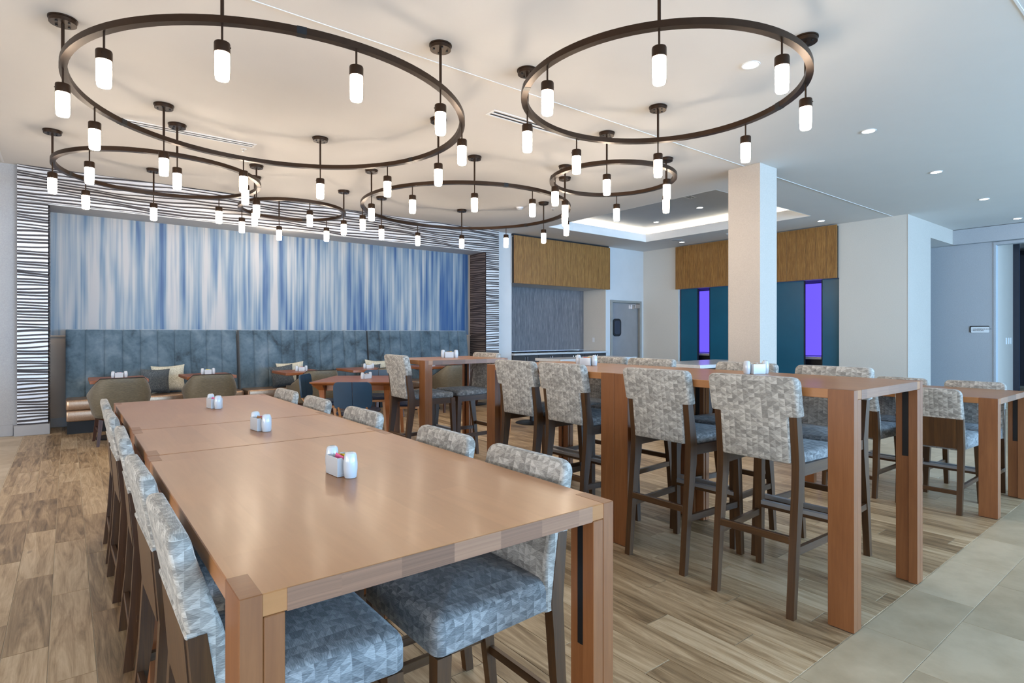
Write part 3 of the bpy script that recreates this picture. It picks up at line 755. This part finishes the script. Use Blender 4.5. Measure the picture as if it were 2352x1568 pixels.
# ------------------------------------------------------------------ counter chairs (origin on the floor, facing +Y)
def yr_counter(z):   # rear face of the sabre leg / back
    pts = ((0, -.262), (.25, -.238), (.48, -.226), (.70, -.243), (.92, -.285))
    for (a, p), (b, q) in zip(pts, pts[1:]):
        if z <= b: f = (z-a)/(b-a); f = f; return p+(q-p)*f
    return pts[-1][1]
def lathe_like_seat(mb, hx0, hx1, y0, y1, z0, z1, r, crown=.012):
    """upholstered box seat, wider at the front, softly rounded"""
    def ring(d, z):
        pts = []
        base = rrect(0, (y0+y1)/2, z, 1, (y1-y0)/2-d, r, 4)
        # build with varying half width
        for qx, qy, a0 in ((1,1,0), (-1,1,90), (-1,-1,180), (1,-1,270)):
            for k in range(5):
                a = radians(a0+90*k/4); rr = max(.004, r-d*.3)
                yy = (y0+y1)/2 + qy*((y1-y0)/2-d-rr) + rr*sin(a); f = (yy-y0)/(y1-y0); hx = hx0+(hx1-hx0)*f-d
                pts.append((qx*(hx-rr)+rr*cos(a), yy, z))
        return pts
    h = z1-z0
    mb.loft([ring(.006, z0), ring(0, z0+.006), ring(0, z0+h*.62), ring(.003, z0+h*.78), ring(.010, z0+h*.90), ring(.026, z0+h*.98), ring(.06, z1), ring(.12, z1+crown*.7), ring(.17, z1+crown)])
    return mb
def make_counter_chair(label):
    t = thing('counter_chair', label, 'chair', (0,0,0), 0, 'counter chairs')
    obj('seat', lathe_like_seat(MB(), .205, .228, -.215, .245, .462, .562, .03), M['shadefab'], t, sharp=60)
    # upholstered back, wraps over the top
    rg = []
    zs = [.46, .464] + [.50+.04*i for i in range(10)] + [.872, .886, .896, .903, .906]
    for z in zs:
        yb = yr_counter(z)+(.016 if z < .69 else .0); yf = yr_counter(z)+(.080 if z < .62 else .080-.034*min(1, (z-.62)/.24))
        hw = .207+.004*min(1, z/.9)
        if z > .872: d = .034-math.sqrt(max(0, .034**2-(z-.872)**2)); hw -= d; yb += d*.45; yf -= d*.3
        if z < .47: yb += .004; yf -= .004
        q = rrect(0, (yb+yf)/2, z, hw, (yf-yb)/2, .014, 3)
        if z > .84: q = [(a, b, c+.014*min(1, (z-.84)/.05)*(1-(a/.21)**2)) for a, b, c in q]
        rg.append(q)
    obj('backrest', MB().loft(rg), M['fabric'], t, sharp=60)
    obj('welt_edge', MB().box(-.212, .212, yr_counter(.70)-.004, yr_counter(.70)+.02, .692, .704, .003), M['fabric'], t)
    # plywood back panel below the fabric
    P = []
    for z in (.475, .53, .59, .65, .696): P.append(z)
    rg = [rect(0, yr_counter(z)+.006, z, .1735, .009) for z in P]
    obj('back_panel', MB().loft(rg, False), M['chairwood'], t, grain=2)
    for s in (-1, 1):
        rg = []
        for z, hy, hx in ((0, .016, .016), (.12, .018, .017), (.25, .020, .018), (.38, .022, .019), (.48, .024, .019), (.58, .022, .019), (.696, .018, .019)):
            rg.append(rect(s*(.193-.0*z), yr_counter(z)+hy, z, hx, hy))
        obj('leg', MB().loft(rg, True), M['chairwood'], t, grain=2, sharp=30)
        rg = [rect(s*(.200+.012*(1-z/.46)), .215+.016*(1-z/.46), z, .015+.007*z/.46, .015+.007*z/.46) for z in (0, .46)]
        obj('leg', MB().loft(rg, False), M['chairwood'], t, grain=2)
        obj('stretcher', MB().box(s*.190, s*.212, -.22, .215, .185, .215, .002), M['chairwood'], t, grain=1)
    obj('stretcher', MB().box(-.18, .18, -.243, -.223, .14, .17, .002), M['chairwood'], t, grain=0)
    fr = obj('footrest', MB().box(-.195, .195, .208, .232, .225, .26, .002), M['chairwood'], t, grain=0)
    obj('footrest_plate', MB().box(-.19, .19, .2055, .2345, .243, .2625, .001), M['steel'], fr, label='metal wear plate')
    return t
ORD = ('first', 'second', 'third', 'fourth', 'fifth', 'sixth')
FX, FMX = -pi/2, pi/2       # facing +X, facing -X
proto_cc = make_counter_chair('counter chair on the plank floor side of the near table, first from the camera')
proto_cc.location = (.435, 1.53, 0); proto_cc.rotation_euler = (0,0,FX)
for i, y in enumerate((2.13, 2.87, 3.60, 4.20)):
    dup(proto_cc, (.432+.004*(i % 2), y, 0), FX+radians((1.0,-1.2,.8,-.6)[i]), 'counter chair on the plank floor side of the near table, %s from the camera' % ORD[i+1])
for i, y in enumerate((1.52, 2.07, 2.90, 3.62, 4.26)):
    dup(proto_cc, (1.000, y, 0), FMX+radians((.5,-1.0,1.2,-.8,1.0)[i]), 'woven counter chair between near counter table and bar tables, %s from the camera' % ORD[i])
for i, y in enumerate((1.45, 1.995)):
    dup(proto_cc, (5.345, y, 0), FX+radians((.6,-.6)[i]), ('woven counter chair with bare wood back panel at the walkway table, nearest the stone edge', 'woven counter chair at the walkway table, half hidden behind the bar table leg')[i])
for i, y in enumerate((1.40, 1.94)):
    dup(proto_cc, (5.86, y, 0), FMX, ('woven counter chair on the far side of the walkway table, nearer the stone edge', 'woven counter chair on the far side of the walkway table, farther from the stone edge')[i])

# ------------------------------------------------------------------ bar stools
def lerp_tab(z, pts):
    for (a, p), (b, q) in zip(pts, pts[1:]):
        if z <= b: return p+(q-p)*(z-a)/(b-a)
    return pts[-1][1]
def yr_stool(z): return lerp_tab(z, ((0, -.292), (.35, -.262), (.62, -.236), (.72, -.234), (.93, -.258), (1.12, -.298)))
def make_bar_stool(label):
    t = thing('bar_stool', label, 'stool', (0,0,0), 0, 'bar stools')
    rg = []
    for z in (.708, .712, .74, .80, .86, .929):
        yb, yf = yr_stool(z)-.012, yr_stool(z)+.052; d = .004 if z < .711 else 0
        rg.append(rrect(0, (yb+yf)/2, z, .172-d, (yf-yb)/2-d, .010, 3))
    for z, d in ((.9295, .006), (.935, 0), (.98, 0), (1.03, 0), (1.08, 0), (1.095, .002), (1.105, .007), (1.112, .014), (1.115, .024)):
        yb, yf = yr_stool(z)-.012, yr_stool(z)+.056; e = 0 if z < .95 else d*.6
        rg.append(rrect(0, (yb+yf)/2, z, .224-d, (yf-yb)/2-e, .018, 3))
    lower = MB().loft(rg); obj('backrest', lower, M['fabric'], t, sharp=60)
    obj('seat', lathe_like_seat(MB(), .185, .228, -.20, .235, .700, .755, .03, .010), M['shadefab'], t, sharp=60)
    obj('seat_rail', MB().box(-.18, .18, .205, .235, .645, .700, .002), M['chairwood'], t, grain=0)
    for s in (-1, 1):
        rg = []
        for z, hy in ((0, .016), (.30, .020), (.60, .030), (.70, .032), (.76, .028), (.935, .022)):
            rg.append(rect(s*.191, yr_stool(z)+hy, z, .0175, hy))
        obj('leg', MB().loft(rg, True), M['chairwood'], t, grain=2, sharp=12)
        rg = [rect(s*(.210+.014*(1-z/.7)), .218+.030*(1-z/.7), z, .0165+.006*z/.7, .0165+.006*z/.7) for z in (0, .70)]
        obj('leg', MB().loft(rg, False), M['chairwood'], t, grain=2)
        ra, rb = s*.193, s*.213
        m = MB(); m.loft([[(ra+p, -.185, z) for p, z in ((-.011, .645), (.011, .645), (.011, .700), (-.011, .700))], [(rb+p, .205, z) for p, z in ((-.011, .645), (.011, .645), (.011, .700), (-.011, .700))]], False)
        obj('seat_rail', m, M['chairwood'], t, grain=1)
        m = MB(); m.loft([[(ra+p, -.245, z) for p, z in ((-.010, .285), (.010, .285), (.010, .320), (-.010, .320))], [(s*.219+p, .225, z) for p, z in ((-.010, .285), (.010, .285), (.010, .320), (-.010, .320))]], False)
        obj('stretcher', m, M['chairwood'], t, grain=1)
    obj('stretcher', MB().box(-.175, .175, -.262, -.240, .335, .370, .002), M['chairwood'], t, grain=0)
    fr = obj('footrest', MB().box(-.205, .205, .213, .238, .330, .368, .002), M['chairwood'], t, grain=0)
    obj('footrest_plate', MB().box(-.20, .20, .2105, .2405, .348, .3705, .001), M['steel'], fr, label='metal wear plate')
    for s in (-1, 1): pass
    return t
proto_bs = make_bar_stool('patterned bar stool at the tall bar table, nearest the camera and stone edge')
proto_bs.location = (2.905, 1.475, 0); proto_bs.rotation_euler = (0,0,FX+radians(1.5))
for (x, y, rz, lb) in (
    (2.925, 2.065, FX+radians(.5), 'patterned bar stool second from the stone edge, on the camera side of the bar tables'),
    (2.930, 2.850, FX+radians(-1), 'patterned bar stool third from the stone edge, on the camera side of the bar tables'),
    (2.930, 3.370, FX+radians(1), 'patterned bar stool fourth from the stone edge, on the camera side of the bar tables'),
    (3.475, 1.555, FMX, 'patterned bar stool across the bar table, nearest the stone edge'),
    (3.475, 2.135, FMX+radians(-1), 'patterned bar stool across the bar table, behind the condiment set'),
    (3.475, 2.945, FMX+radians(1), 'patterned bar stool across the bar tables, third from the stone edge'),
    (3.475, 3.440, FMX, 'patterned bar stool across the bar tables, fourth from the stone edge'),
    (2.735, 4.935, FX+radians(-2), 'patterned bar stool beside the separate bar table, showing its whole back'),
    (3.265, 4.965, FMX, 'patterned bar stool on the far side of the separate bar table')):
    dup(proto_bs, (x, y, 0), rz, lb)

# ------------------------------------------------------------------ condiment sets
cad_pts = None
def caddy_mb():
    mb = MB(); L, Wd, H, th = .044, .033, .060, .004
    mb.box(-L, L, -Wd, Wd, 0, .006, .001)
    mb.box(-L, L, -Wd, -Wd+th, .006, H); mb.box(-L, L, Wd-th, Wd, .006, H)
    for s in (-1, 1):    # end walls with a V notch
        xa, xb = s*L, s*(L-th)
        if xa > xb: xa, xb = xb, xa
        for (ya, yb, za, zb) in ((-Wd+th, -.017, H, H), (-.017, 0, H, H-.026), (0, .017, H-.026, H), (.017, Wd-th, H, H)):
            vs = [(x, y, z) for x in (xa, xb) for (y, z) in ((ya, .006), (yb, .006), (yb, zb), (ya, za))]
            mb.add(vs, [(0,3,2,1), (4,5,6,7), (3,7,6,2), (0,4,7,3), (1,2,6,5)])
    return mb
cad_me = caddy_mb().mesh('sugar_caddy'); cad_me.materials.append(M['ceramic'])
shk_me = MB().lathe([(.018, 0), (.0195, .003), (.0222, .028), (.0222, .045), (.0195, .070), (.0165, .078), (.010, .0815)], n=20).mesh('body'); shk_me.materials.append(M['ceramic'])
cap_mb = MB()
for k in range(7): cap_mb.lathe([(.0018, .0795), (.0015, .0815)], (.0085*cos(k*pi/3) if k < 6 else 0), (.0085*sin(k*pi/3) if k < 6 else 0), 6)
cap_me = cap_mb.mesh('pour_holes'); cap_me.materials.append(M['rubber'])
pk_me = {}
for nm in ('yellow', 'pink', 'brownpaper', 'whitepaper', 'redpaper'):
    me = MB().loft([[(x, y, z) for x, y in ((-.027, -.003*w), (.027, -.003*w), (.027, .003*w), (-.027, .003*w))] for z, w in ((.0, .5), (.030, 1.6), (.058, .35))], False).mesh('sugar_packet')
    me.materials.append(M[nm]); pk_me[nm] = me
def condiments(x, y, z, rz, where, packs, spread=.068, order=('nearer', 'farther')):
    R = Matrix.Rotation(rz, 3, 'Z')
    c = tag(obj('sugar_caddy', cad_me, None), 'square white ceramic sugar caddy '+where, 'caddy', 'sugar caddies'); c.location = (x, y, z); c.rotation_euler = (0,0,rz)
    for s, od in ((-1, order[0]), (1, order[1])):
        p = R @ Vector((s*spread, 0, 0)); t = thing('shaker', 'white shaker %s the caddy %s' % (od, where), 'shaker', (x+p.x, y+p.y, z), 0, 'white ceramic shakers')
        obj('body', shk_me, None, t); obj('pour_holes', cap_me, None, t, kind='stuff')
    for k, nm in enumerate(packs):
        p = R @ Vector((0, -.014+.028*k/max(1, len(packs)-1) if len(packs) > 1 else 0, 0))
        col = {'brownpaper': 'brown', 'whitepaper': 'white', 'redpaper': 'red'}.get(nm, nm)
        o = tag(obj('sugar_packet', pk_me[nm], None), '%s sweetener packet in the caddy %s' % (col, where), 'packet', 'sweetener packets'); o.location = (x+p.x, y+p.y, z+.0065)
        o.rotation_euler = (radians((-9, 7, 4)[k % 3]), radians((5, -6, 8)[k % 3]), rz)
NF = ('in front of', 'behind'); LRt = ('left of', 'right of')
condiments(.712, 1.828, NZ+.001, radians(94), 'on the nearest counter table section', ('yellow', 'pink'), order=NF)
condiments(.733, 2.90, NZ+.001, radians(97), 'on the middle counter table section', ('pink', 'brownpaper'), order=NF)
condiments(.722, 3.935, NZ+.001, radians(97), 'on the far counter table section', ('brownpaper', 'pink'), order=NF)
condiments(3.385, 1.86, BZ+.001, radians(-22), 'on the bar table at the stone edge', ('brownpaper', 'whitepaper'), order=LRt)
condiments(3.22, 3.17, BZ+.001, radians(-68), 'on the second bar table', ('redpaper', 'yellow'), order=('behind', 'in front of'))
condiments(3.13, 5.06, BZ+.001, radians(-36), 'on the separate bar table', ('brownpaper', 'yellow'), order=LRt)

# ------------------------------------------------------------------ banquettes
def banquette(x0, x1, label):
    t = thing('banquette', label, 'banquette', ((x0+x1)/2, 9.9, 0), 0, 'velvet banquettes')
    n = 10; w = (x1-x0)/n; XS = []
    for i in range(n):
        for f, b in ((.0, 0), (.04, .5), (.14, .86), (.32, 1), (.5, 1.06), (.68, 1), (.86, .86), (.96, .5)): XS.append((x0+(i+f)*w, b))
    XS.append((x1, 0))
    def yf(z): return 9.815+(z-.42)/.96*.125
    ZS = [(.42, 0)] + [(.50+.12*i, 1) for i in range(7)] + [(1.30, 1), (1.335, .9), (1.358, .55), (1.372, -.4), (1.378, -1.8)]
    P = [[(x, yf(z)-.020*b*(m if m > 0 else 1)+(-m*.02 if m < 0 else 0)+.002, z-(.006*(1-b) if m < 1 and z > 1 else 0)) for x, b in XS] for z, m in ZS]
    P.append([(x, 10.03, 1.380-.004*(1-b)) for x, b in XS]); P.append([(x, 10.10, 1.372) for x, b in XS]); P.append([(x, 10.10, .42) for x, b in XS])
    mb = MB().grid(P, True)
    for xx, fl_ in ((x0, 1), (x1, 0)):
        f = [(xx, q[0][1], q[0][2]) if fl_ else (xx, q[-1][1], q[-1][2]) for q in P]
        mb.add(f, [tuple(range(len(f)))[::(1 if fl_ else -1)]], False)
    rel(obj('backrest', mb, M['velvet'], t, sharp=60), t)
    def bx(nm, a, b, c, d, e, f, r, mat):
        rg = [rrect((a+b)/2, (c+d)/2, z, (b-a)/2-k, (d-c)/2-k, r+.004, 3) for z, k in ((e, .012), (e+.006, .004), (e+.016, 0), (f-.022, 0), (f-.010, .004), (f-.003, .012), (f, .022))]
        rel(obj(nm, MB().loft(rg), mat, t, sharp=60), t)
    bx('seat', x0+.004, x1-.004, 9.375, 9.84, .315, .450, .03, M['vinyl'])
    bx('seat_front_panel', x0+.008, x1-.008, 9.385, 9.84, .165, .312, .012, M['vinyl'])
    rel(obj('toe_kick', wbox(x0+.015, x1-.015, 9.43, 10.05, 0, .167), M['blackmat'], t), t)
    return t
banquette(-.02, 2.135, 'teal velvet banquette at the ribbed leg end, under the mural')
banquette(2.18, 4.345, 'middle teal velvet banquette section under the mural')
banquette(4.375, 6.56, 'teal velvet banquette section nearest the dark reveal')
def pillow_mesh(w, h, d):
    P = []; n = 12
    mb = MB()
    for side in (1, -1):
        G = []
        for i in range(n+1):
            r = []
            for j in range(n+1):
                u, v = i/n*2-1, j/n*2-1
                pin = 1-.10*(1-abs(u)**2)*(abs(v)**4) ; pin2 = 1-.10*(1-abs(v)**2)*(abs(u)**4)
                th = ((1-u**4)*(1-v**4))**.5
                r.append((u*w/2*pin2, side*d/2*th, v*h/2*pin))
            G.append(r)
        mb.grid(G if side == 1 else G[::-1], True)
    return mb
def pillow(x, y, z, w, h, rx, ry, rz, mat, label, group):
    t = thing('throw_pillow', label, 'pillow', (x, y, z), 0, group); t.rotation_euler = (rx, ry, rz)
    obj('cushion', pillow_mesh(w, h, .13), mat, t, sharp=80)
    P = [(-w/2+.004, 0, -h/2+.004), (w/2-.004, 0, -h/2+.004), (w/2-.004, 0, h/2-.004), (-w/2+.004, 0, h/2-.004)]
    return t
for i, (x, y, z, w, h, rx, ry, rz, m, lb) in enumerate((
    (.995, 9.60, .635, .37, .36, -.16, .03, .1, 'tweed', 'dark speckled pillow between the first two banquette tables'),
    (1.175, 9.725, .655, .43, .40, -.16, -.04, -.06, 'linen', 'cream crosshatch pillow behind the dark one, first banquette'),
    (2.76, 9.60, .625, .38, .36, -.16, -.10, .1, 'tweed', 'dark speckled pillow at the start of the middle banquette'),
    (2.93, 9.725, .645, .44, .40, -.16, -.07, -.08, 'linen', 'cream pillow showing over the third table, middle banquette'),
    (4.29, 9.60, .60, .38, .36, -.16, .05, .0, 'tweed', 'dark pillow mostly hidden behind the fourth banquette table'),
    (4.45, 9.725, .64, .44, .40, -.16, .06, .0, 'linen', 'cream pillow behind the fourth banquette table'),
    (5.95, 9.62, .57, .40, .34, -.16, .0, .0, 'tweed', 'dark pillow glimpsed beneath the separate bar table'))):
    pillow(x, y, z, w, h, rx, ry, rz, M[m], lb, 'banquette throw pillows')

# ------------------------------------------------------------------ small pedestal tables at the banquettes
def make_pedestal(label, hx=.30, hy=.36):
    t = thing('cafe_table', label, 'table', (0,0,0), 0, 'banquette cafe tables')
    obj('tabletop', MB().box(-hx, hx, -hy, hy, .710, .750, .004), M['cherry'], t, grain=0)
    obj('column', MB().lathe([(.038, .012), (.038, .69)], n=16), M['black'], t)
    obj('top_plate', MB().box(-.2, .2, -.03, .03, .690, .710).box(-.03, .03, -.2, .2, .690, .710), M['black'], t)
    obj('base_disc', MB().lathe([(.245, 0), (.25, .004), (.24, .012), (.06, .024), (.04, .03)], n=32), M['black'], t)
    return t
TP = ((.51, 'first'), (1.53, 'second'), (2.78, 'third'), (3.79, 'fourth'), (4.98, 'fifth'), (5.98, 'sixth'))
TY = 8.83
pt = make_pedestal('cherry topped cafe table at the banquette, first from the ribbed leg'); pt.location = (TP[0][0], TY, 0)
for x, nm in TP[1:]: dup(pt, (x, TY, 0), 0, 'cherry topped cafe table at the banquette, %s from the ribbed leg' % nm)
PK = (('whitepaper', 'pink'), ('yellow', 'whitepaper'), ('redpaper', 'brownpaper'), ('brownpaper', 'yellow'), ('whitepaper', 'redpaper'), ('yellow', 'redpaper'))
for (x, nm), pk, dy in zip(TP, PK, (.10, .12, -.05, -.06, -.1, -.1)):
    condiments(x+(.02, .03, .02, .09, .03, 0)[TP.index((x, nm))], TY+dy, .751, radians(-8), 'on the %s cafe table from the ribbed leg' % nm, pk, order=LRt)

# ------------------------------------------------------------------ barrel chairs
def make_barrel(label):
    t = thing('barrel_chair', label, 'chair', (0,0,0), 0, 'barrel chairs')
    N = 30
    def plan(s, k, off):     # s in -1..1 around the U, k = 0 bottom .. 1 arm height .. 2 back top
        hw = {0: .262, 1: .325, 2: .262}; 
        a = hw[int(k)] if k == int(k) else hw[int(k)]+(hw[int(k)+1]-hw[int(k)])*(k-int(k))
        rear = (-.265, -.335, -.375); rr = rear[int(k)] if k == int(k) else rear[int(k)]+(rear[int(k)+1]-rear[int(k)])*(k-int(k))
        front = .30 if k < 1.001 else .30-.1*(k-1)
        a -= off; rr += off
        th = abs(s)*1.0; sg = 1 if s >= 0 else -1
        if th < .5:          # rear: superellipse quarter
            ph = th/.5*pi/2; e = .62
            return (sg*a*(sin(ph)**e if ph > 0 else 0), rr*(cos(ph)**e if ph < pi/2-1e-6 else 0)+(0)*1)
        f = (th-.5)/.5; return (sg*a*(1-.06*f), front*f)
    def hgt(s):
        th = abs(s)
        if th < .27: return .80-.006*(th/.27)**2
        if th < .58: f = (th-.27)/.31; return .794-.214*(.75*f+.25*f*f*(3-2*f))
        return .58-.02*(th-.58)/.42
    def kz(z): return (z-.32)/.26 if z < .58 else 1+(z-.58)/.22
    S = [-1+2*i/N for i in range(N+1)]
    rows = []
    for s in S:
        h = hgt(s); r = []
        for f in (0, .12, .35, .6, .85, .97):
            z = .32+(h-.32)*f; x, y = plan(s, min(2, kz(z)), .012 if f == 0 else 0); r.append((x, y, z))
        x, y = plan(s, min(2, kz(h)), .006); r.append((x, y, h-.004))
        x, y = plan(s, min(2, kz(h)), .028); r.append((x, y, h))
        x, y = plan(s, min(2, kz(h)), .05); r.append((x, y, h-.006))
        for f in (.9, .6, .3, .0):
            z = .40+(h-.40)*f; x, y = plan(s, min(2, kz(z)), .062); r.append((x, y, z))
        rows.append(r)
    mb = MB().grid(rows[::-1], True)
    for q, fl_ in ((rows[0], 1), (rows[-1], 0)): mb.add(q, [tuple(range(len(q)))[::(-1 if fl_ else 1)]], False)
    obj('shell', mb, M['barrel'], t, sharp=70)
    # piping along the top edge
    pp = MB(); pr = [Vector(r[6]) for r in rows]
    n = 6; ringz = []
    for i, p in enumerate(pr):
        d = (pr[min(i+1, N)]-pr[max(i-1, 0)]).normalized(); u = d.cross(Vector((0,0,1))).normalized(); w = u.cross(d)
        ringz.append([tuple(p+(u*cos(2*pi*k/n)+w*sin(2*pi*k/n))*.006) for k in range(n)])
    pp.loft(ringz); obj('piping', pp, M['blackmat'], t, label='dark piping along the rim')
    obj('seat', MB().loft([rrect(0, .03, z, .262-d, .275-d, .09) for z, d in ((.34, .02), (.36, 0), (.44, 0), (.462, .012), (.472, .04))]), M['barrel'], t, sharp=60)
    obj('seat_base', MB().loft([rrect(0, .0, z, .25-d, .25-d, .08) for z, d in ((.295, .03), (.325, 0))]), M['chairdark'], t)
    for sx in (-1, 1):
        for sy in (-1, 1):
            obj('leg', MB().loft([rect(sx*(.20+.035*(1-z/.31)), sy*(.19+.05*(1-z/.31)), z, .014+.008*z/.31, .014+.008*z/.31) for z in (0, .31)], False), M['chairdark'], t, grain=2)
    for s in (-1, 1): obj('stretcher', MB().box(s*.205, s*.222, -.2, .2, .155, .185, .002), M['chairdark'], t, grain=1)
    return t
b0 = make_barrel('olive barrel chair at the first cafe table, beside the ribbed leg'); b0.location = (.50, 8.42, 0); b0.rotation_euler = (0,0,radians(3))
for x, y, rz, nm in ((1.49, 8.45, -3, 'second'), (2.86, 8.40, 4, 'third'), (3.95, 8.40, 4, 'fourth'), (5.16, 8.40, 3, 'fifth'), (6.16, 8.42, 0, 'sixth')):
    dup(b0, (x, y, 0), radians(rz), 'olive barrel chair tucked at the %s cafe table from the ribbed leg' % nm)

# ------------------------------------------------------------------ square table with four navy chairs
AZ = radians(-37)
Fv = Vector((cos(AZ+pi/2), sin(AZ+pi/2), 0)); Rv = Vector((cos(AZ), sin(AZ), 0))
T4 = Vector((2.22, 6.68, 0)) + Rv*.50 + Fv*.53
def make_square_table(label):
    t = thing('dining_table', label, 'table', T4, AZ)
    hx, hy = .50, .53
    rg = [rect(0, 0, .712, hx-.035, hy-.035), rect(0, 0, .738, hx-.001, hy-.001), rect(0, 0, .750, hx, hy)]
    obj('tabletop', MB().loft(rg, False), M['cherry'], t, grain=0)
    for s in (-1, 1):
        obj('apron', MB().box(-hx+.16, hx-.16, s*(hy-.13), s*(hy-.15), .640, .712, .002), M['cherry'], t, grain=0)
        obj('apron', MB().box(s*(hx-.13), s*(hx-.15), -hy+.16, hy-.16, .640, .712, .002), M['cherry'], t, grain=1)
        for q in (-1, 1):
            rg = []
            for z, f, w in ((0, .085, .018), (.35, .105, .022), (.56, .12, .027), (.65, .115, .034), (.69, .095, .05), (.712, .08, .062)):
                rg.append(rect(s*(hx-f), q*(hy-f), z, w, w))
            obj('leg', MB().loft(rg, True), M['cherry'], t, grain=2, sharp=25)
    return t
make_square_table('square cherry dining table set among four navy chairs')
condiments(T4.x+.03, T4.y-.02, .751, AZ+radians(50), 'on the square dining table', ('brownpaper', 'whitepaper'), spread=.06, order=('in front of', 'behind'))
def make_navy_chair(label):
    t = thing('side_chair', label, 'chair', (0,0,0), 0, 'navy side chairs')
    for s in (-1, 1):
        G = []
        zs = [.515, .52, .56, .64, .72, .765, .785, .795, .80]
        inner = []
        pts_f, pts_b = [], []
        for z in zs:
            d = 0 if z <= .745 else .05-math.sqrt(max(0, .05**2-((z-.745)/.055*.05)**2))
            d2 = 0 if z >= .55 else .035-math.sqrt(max(0, .035**2-((.55-z))**2))
            hw = .205-d-d2
            row = []
            for k in range(8):
                x = s*(.003+(hw-.003)*k/7); yy = -.24-.10*(z-.5)+.30*x*x
                row.append((x, yy, z))
            G.append(row)
        back = [[(x, y-.020, z) for x, y, z in r] for r in G]
        mb = MB().grid(G if s == -1 else G[::-1], True).grid(back[::-1] if s == -1 else back, True)
        n, m = len(G), len(G[0])
        edge = [(i, 0) for i in range(n)] + [(n-1, j) for j in range(1, m)] + [(i, m-1) for i in range(n-2, -1, -1)] + [(0, j) for j in range(m-2, 0, -1)]
        vs = [G[i][j] for i, j in edge]+[back[i][j] for i, j in edge]; L = len(edge)
        fs = [(i, (i+1) % L, L+(i+1) % L, L+i) for i in range(L)]
        mb.add(vs, fs if s == 1 else [f[::-1] for f in fs], True)
        obj('back_pad', mb, M['navy'], t, sharp=50)
    obj('seat', MB().loft([rrect(0, .01, z, .215-d, .215-d, .08) for z, d in ((.425, .02), (.435, .004), (.455, 0), (.470, .01), (.476, .03))]), M['navyseat'], t, sharp=60)
    obj('seat_frame', MB().loft([rrect(0, .01, z, .19, .19, .06) for z in (.395, .425)]), M['oak'], t, sharp=60)
    for sx in (-1, 1):
        obj('leg', MB().loft([rect(sx*(.165+.03*(1-z/.4)), .165+.03*(1-z/.4), z, .012+.006*z/.4, .012+.006*z/.4) for z in (0, .40)], False), M['oak'], t, grain=2)
        obj('leg', MB().loft([rect(sx*(.165+.03*(1-z/.4)), -.165-.05*(1-z/.4), z, .012+.006*z/.4, .012+.006*z/.4) for z in (0, .40)], False), M['oak'], t, grain=2)
        obj('back_post', MB().loft([rrect(sx*.15, -.175-.085*(z-.40)/.13, z, .013-.004*(z > .52), .010, .006, 2) for z in (.40, .45, .50, .53)]), M['oak'], t, grain=2)
    return t
fc = T4-Fv*(.53+.54-.24)+Rv*.15; n0 = make_navy_chair('navy side chair with its seamed back turned to the camera'); n0.location = fc; n0.rotation_euler = (0,0,AZ)
dup(n0, T4-Rv*(.50+.24-.24)+Fv*.10, AZ-pi/2, 'navy side chair on the ribbed leg side of the square table, seen edge on')
dup(n0, T4+Rv*(.50+.30-.24)-Fv*.02, AZ+pi/2, 'navy side chair between the square table and the separate bar table')
dup(n0, T4+Fv*(.53+.42-.24)-Rv*.02, AZ+pi, 'navy side chair on the banquette side of the square table')
# second small table group glimpsed between the bar stools
p2 = dup(pt, (5.42, 6.45, 0), radians(0), 'cherry cafe table behind the bar stools, standing clear of the banquette')
dup(n0, (4.98, 6.12, 0), AZ, 'navy chair with oak legs glimpsed between the bar stools')

# ------------------------------------------------------------------ stone topped buffet islands
def island(x0, x1, y0, y1, z, label, face):
    t = thing('buffet_island', label, 'counter', ((x0+x1)/2, (y0+y1)/2, 0), 0, 'stone topped buffet islands')
    rel(obj('stone_top', wbox(x0, x1, y0, y1, z-.045, z, .003), M['stonetop'], t), t)
    rel(obj('body', wbox(x0+.05, x1-.05, y0+.05, y1-.05, .1, z-.045), face, t), t)
    rel(obj('toe_kick', wbox(x0+.1, x1-.1, y0+.1, y1-.1, 0, .1), M['blackmat'], t), t)
    n = 3
    for i in range(n):
        a = x0+.06+(x1-x0-.12)*i/n; b = x0+.06+(x1-x0-.12)*(i+1)/n
        rel(obj('front_panel', wbox(a+.003, b-.003, y0+.035, y0+.05, .11, z-.05, .002), face, t), t)
island(6.42, 8.10, 4.28, 5.12, .91, 'stone topped buffet island just behind the square pillar', M['cabdark'])
island(6.50, 8.45, 7.0, 7.66, .885, 'cream fronted buffet island in front of the back counter', M['cream'])
